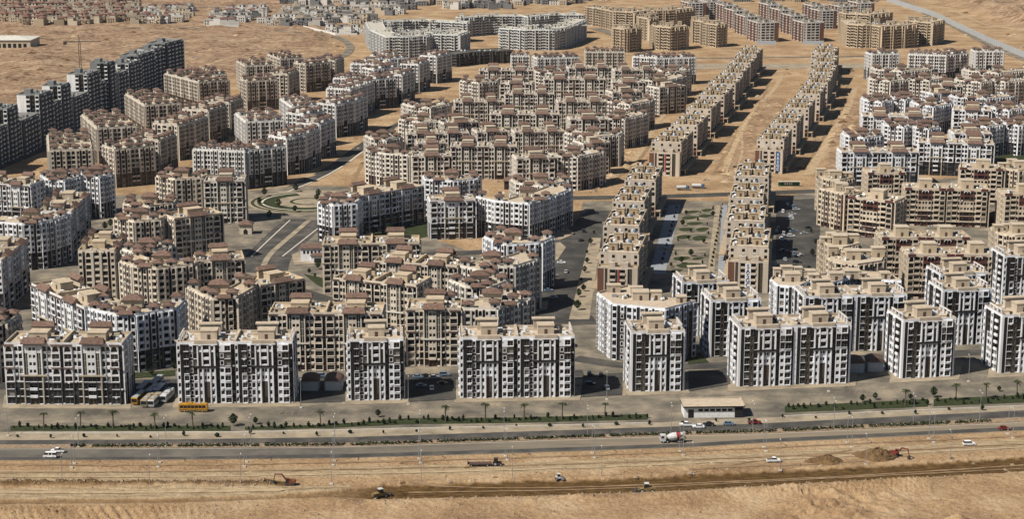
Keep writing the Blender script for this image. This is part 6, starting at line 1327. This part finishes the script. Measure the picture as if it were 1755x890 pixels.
def spoil():
    b = MB(); rng = random.Random(31); pts = []
    for (xa, xb, ya, yb_, n) in [(1190,1290,215,318,34), (1250,1340,150,215,22), (1340,1400,110,300,26), (1425,1470,100,300,22), (-10,330,85,150,40), (330,600,60,95,34), (600,640,190,300,14), (1000,1100,255,330,18), (840,900,285,320,10), (0,240,50,80,16), (1640,1755,10,90,30), (20,1740,792,803,26), (640,1740,800,828,20)]:
        for i in range(n):
            x = rng.uniform(xa, xb); y = rng.uniform(ya, yb_)
            if 640 <= xa and ya > 790: y = float(np.interp(x, [p[0] for p in tr_top], [p[1] for p in tr_top])) - rng.uniform(1, 5)
            p = at(x, y); pts.append((p.x, p.y, (rng.uniform(.8, 3.0) if y < 700 else rng.uniform(.3, .9))))
    A = np.array(pts); Z = ground_h(A[:,0].copy(), A[:,1].copy())[0]
    for (x, y, r_), z in zip(pts, Z):
        n = 9; m_ = rng.choice(['rock', 'rock', 'soil', 'track_dark', 'track_pale']); ring1 = []; ring2 = []
        for k in range(n):
            a = 2*math.pi*k/n; q = r_*rng.uniform(.8, 1.5); ring1.append((x+q*1.5*math.cos(a), y+q*math.sin(a), z-.2)); ring2.append((x+q*.7*math.cos(a), y+q*.5*math.sin(a), z+r_*rng.uniform(.3,.55)))
        top = (x+rng.uniform(-.3,.3), y, z+r_*.75)
        for k in range(n): j = (k+1) % n; b.poly([ring1[k], ring1[j], ring2[j], ring2[k]], m_); b.poly([ring2[k], ring2[j], top], m_)
    tag(obj('spoil_heaps', b.mesh('spoil_heaps')), 'countless small heaps of dug earth on the bare plots', 'spoil', kind='stuff')
spoil()
def far_houses():
    b = MB(); rng = random.Random(21)
    for xa, xb, y0, y1, n, cols in [(-10,236,3,40,230,('villa_tan','villa_cream','villa_tan')), (470,640,16,42,70,('villa_white','villa_cream','villa_grey')), (490,1000,-4,9,140,('villa_grey','villa_white','villa_cream')), (1190,1500,-6,3,60,('villa_tan','villa_grey')), (240,326,18,38,24,('villa_white','villa_cream')), (366,452,20,40,24,('villa_white','villa_grey'))]:
        for i in range(n):
            p = at(rng.uniform(xa, xb), rng.uniform(y0, y1)); w_, d_, h = rng.uniform(4.5, 7), rng.uniform(4.5, 6.5), rng.uniform(5.5, 9.5); c = rng.choice(cols)
            b.box(p.x-w_, p.y-d_, 0, p.x+w_, p.y+d_, h, c, top='villa_roof')
            for k in (-.6, -.1, .4):
                for z in (1.0, 4.0): b.box(p.x+k*w_, p.y-d_-.06, z, p.x+k*w_+1.3, p.y-d_-.003, z+1.6, 'glass_dark')
            if rng.random() < .6: b.box(p.x-w_*.7, p.y-d_*.2, h+.003, p.x+w_*.2, p.y+d_*.8, h+2.6, c, top='villa_tile' if c == 'villa_tan' else 'villa_roof')
    tag(obj('far_houses', b.mesh('far_houses')), 'mass of small far houses filling the estates along the top', 'houses', kind='stuff')
far_houses()
# parked cars
rng = random.Random(17); CN = {'car_white': 'white', 'car_dark': 'black', 'car_silver': 'silver', 'car_blue': 'blue'}
for where, pts in [('in the shaded upper bay of the right parking lot', [(1332+rng.uniform(0,34), 352+k*4.2) for k in range(7)]), ('in the shaded middle bay of the right parking lot', [(1330+rng.uniform(0,34), 394+k*4.2) for k in range(6)]), ('in the shaded lower bay of the right parking lot', [(1332+rng.uniform(0,34), 432+k*5) for k in range(7)]),
                   ('on the street behind the front row', [(x, 656-.012*x+rng.uniform(-3,3)) for x in (540,552,716,730,744,762,1010,1030)]), ('in the lot beside the narrow front block', [(722,664),(740,668),(758,660),(1012,662),(1040,668)]), ('by the left quarter', [(170,399),(186,404),(196,396),(320,640),(280,660)]), ('along the shop street', [(962,452),(970,468),(940,500),(948,512),(926,478),(1000,398)])]:
    seen = {}
    for i, q in enumerate(pts):
        c_ = rng.choice(list(CN)); car(q, rng.choice([0, 90, 85, 5])+rng.uniform(-6, 6), c_, '%s car parked %s' % (CN[c_], where) if (CN[c_] not in seen) else '%s %s car parked %s' % (['another', 'third', 'fourth', 'fifth', 'sixth'][seen[CN[c_]]-1], CN[c_], where), rng.choice(['sedan', 'suv', 'sedan']), group='cars parked ' + where); seen[CN[c_]] = seen.get(CN[c_], 0) + 1
# the air over the plain
hz = MB(); hz.box(-14000, -5000, -8, 14000, 16000, 224, 'haze_air', bottom=True)
hm = bpy.data.materials.new('haze_air'); hm.use_nodes = True; ht = hm.node_tree; ht.nodes.clear(); ho_ = ht.nodes.new('ShaderNodeOutputMaterial'); pv = ht.nodes.new('ShaderNodeVolumePrincipled')
pv.inputs['Color'].default_value = (.86,.90,.96,1); pv.inputs['Density'].default_value = 1.6e-5; pv.inputs['Anisotropy'].default_value = .2; ht.links.new(pv.outputs[0], ho_.inputs['Volume']); MAT['haze_air'] = hm
tag(obj('haze', hz.mesh('haze')), 'thin pale air over the plain', 'haze', kind='stuff')
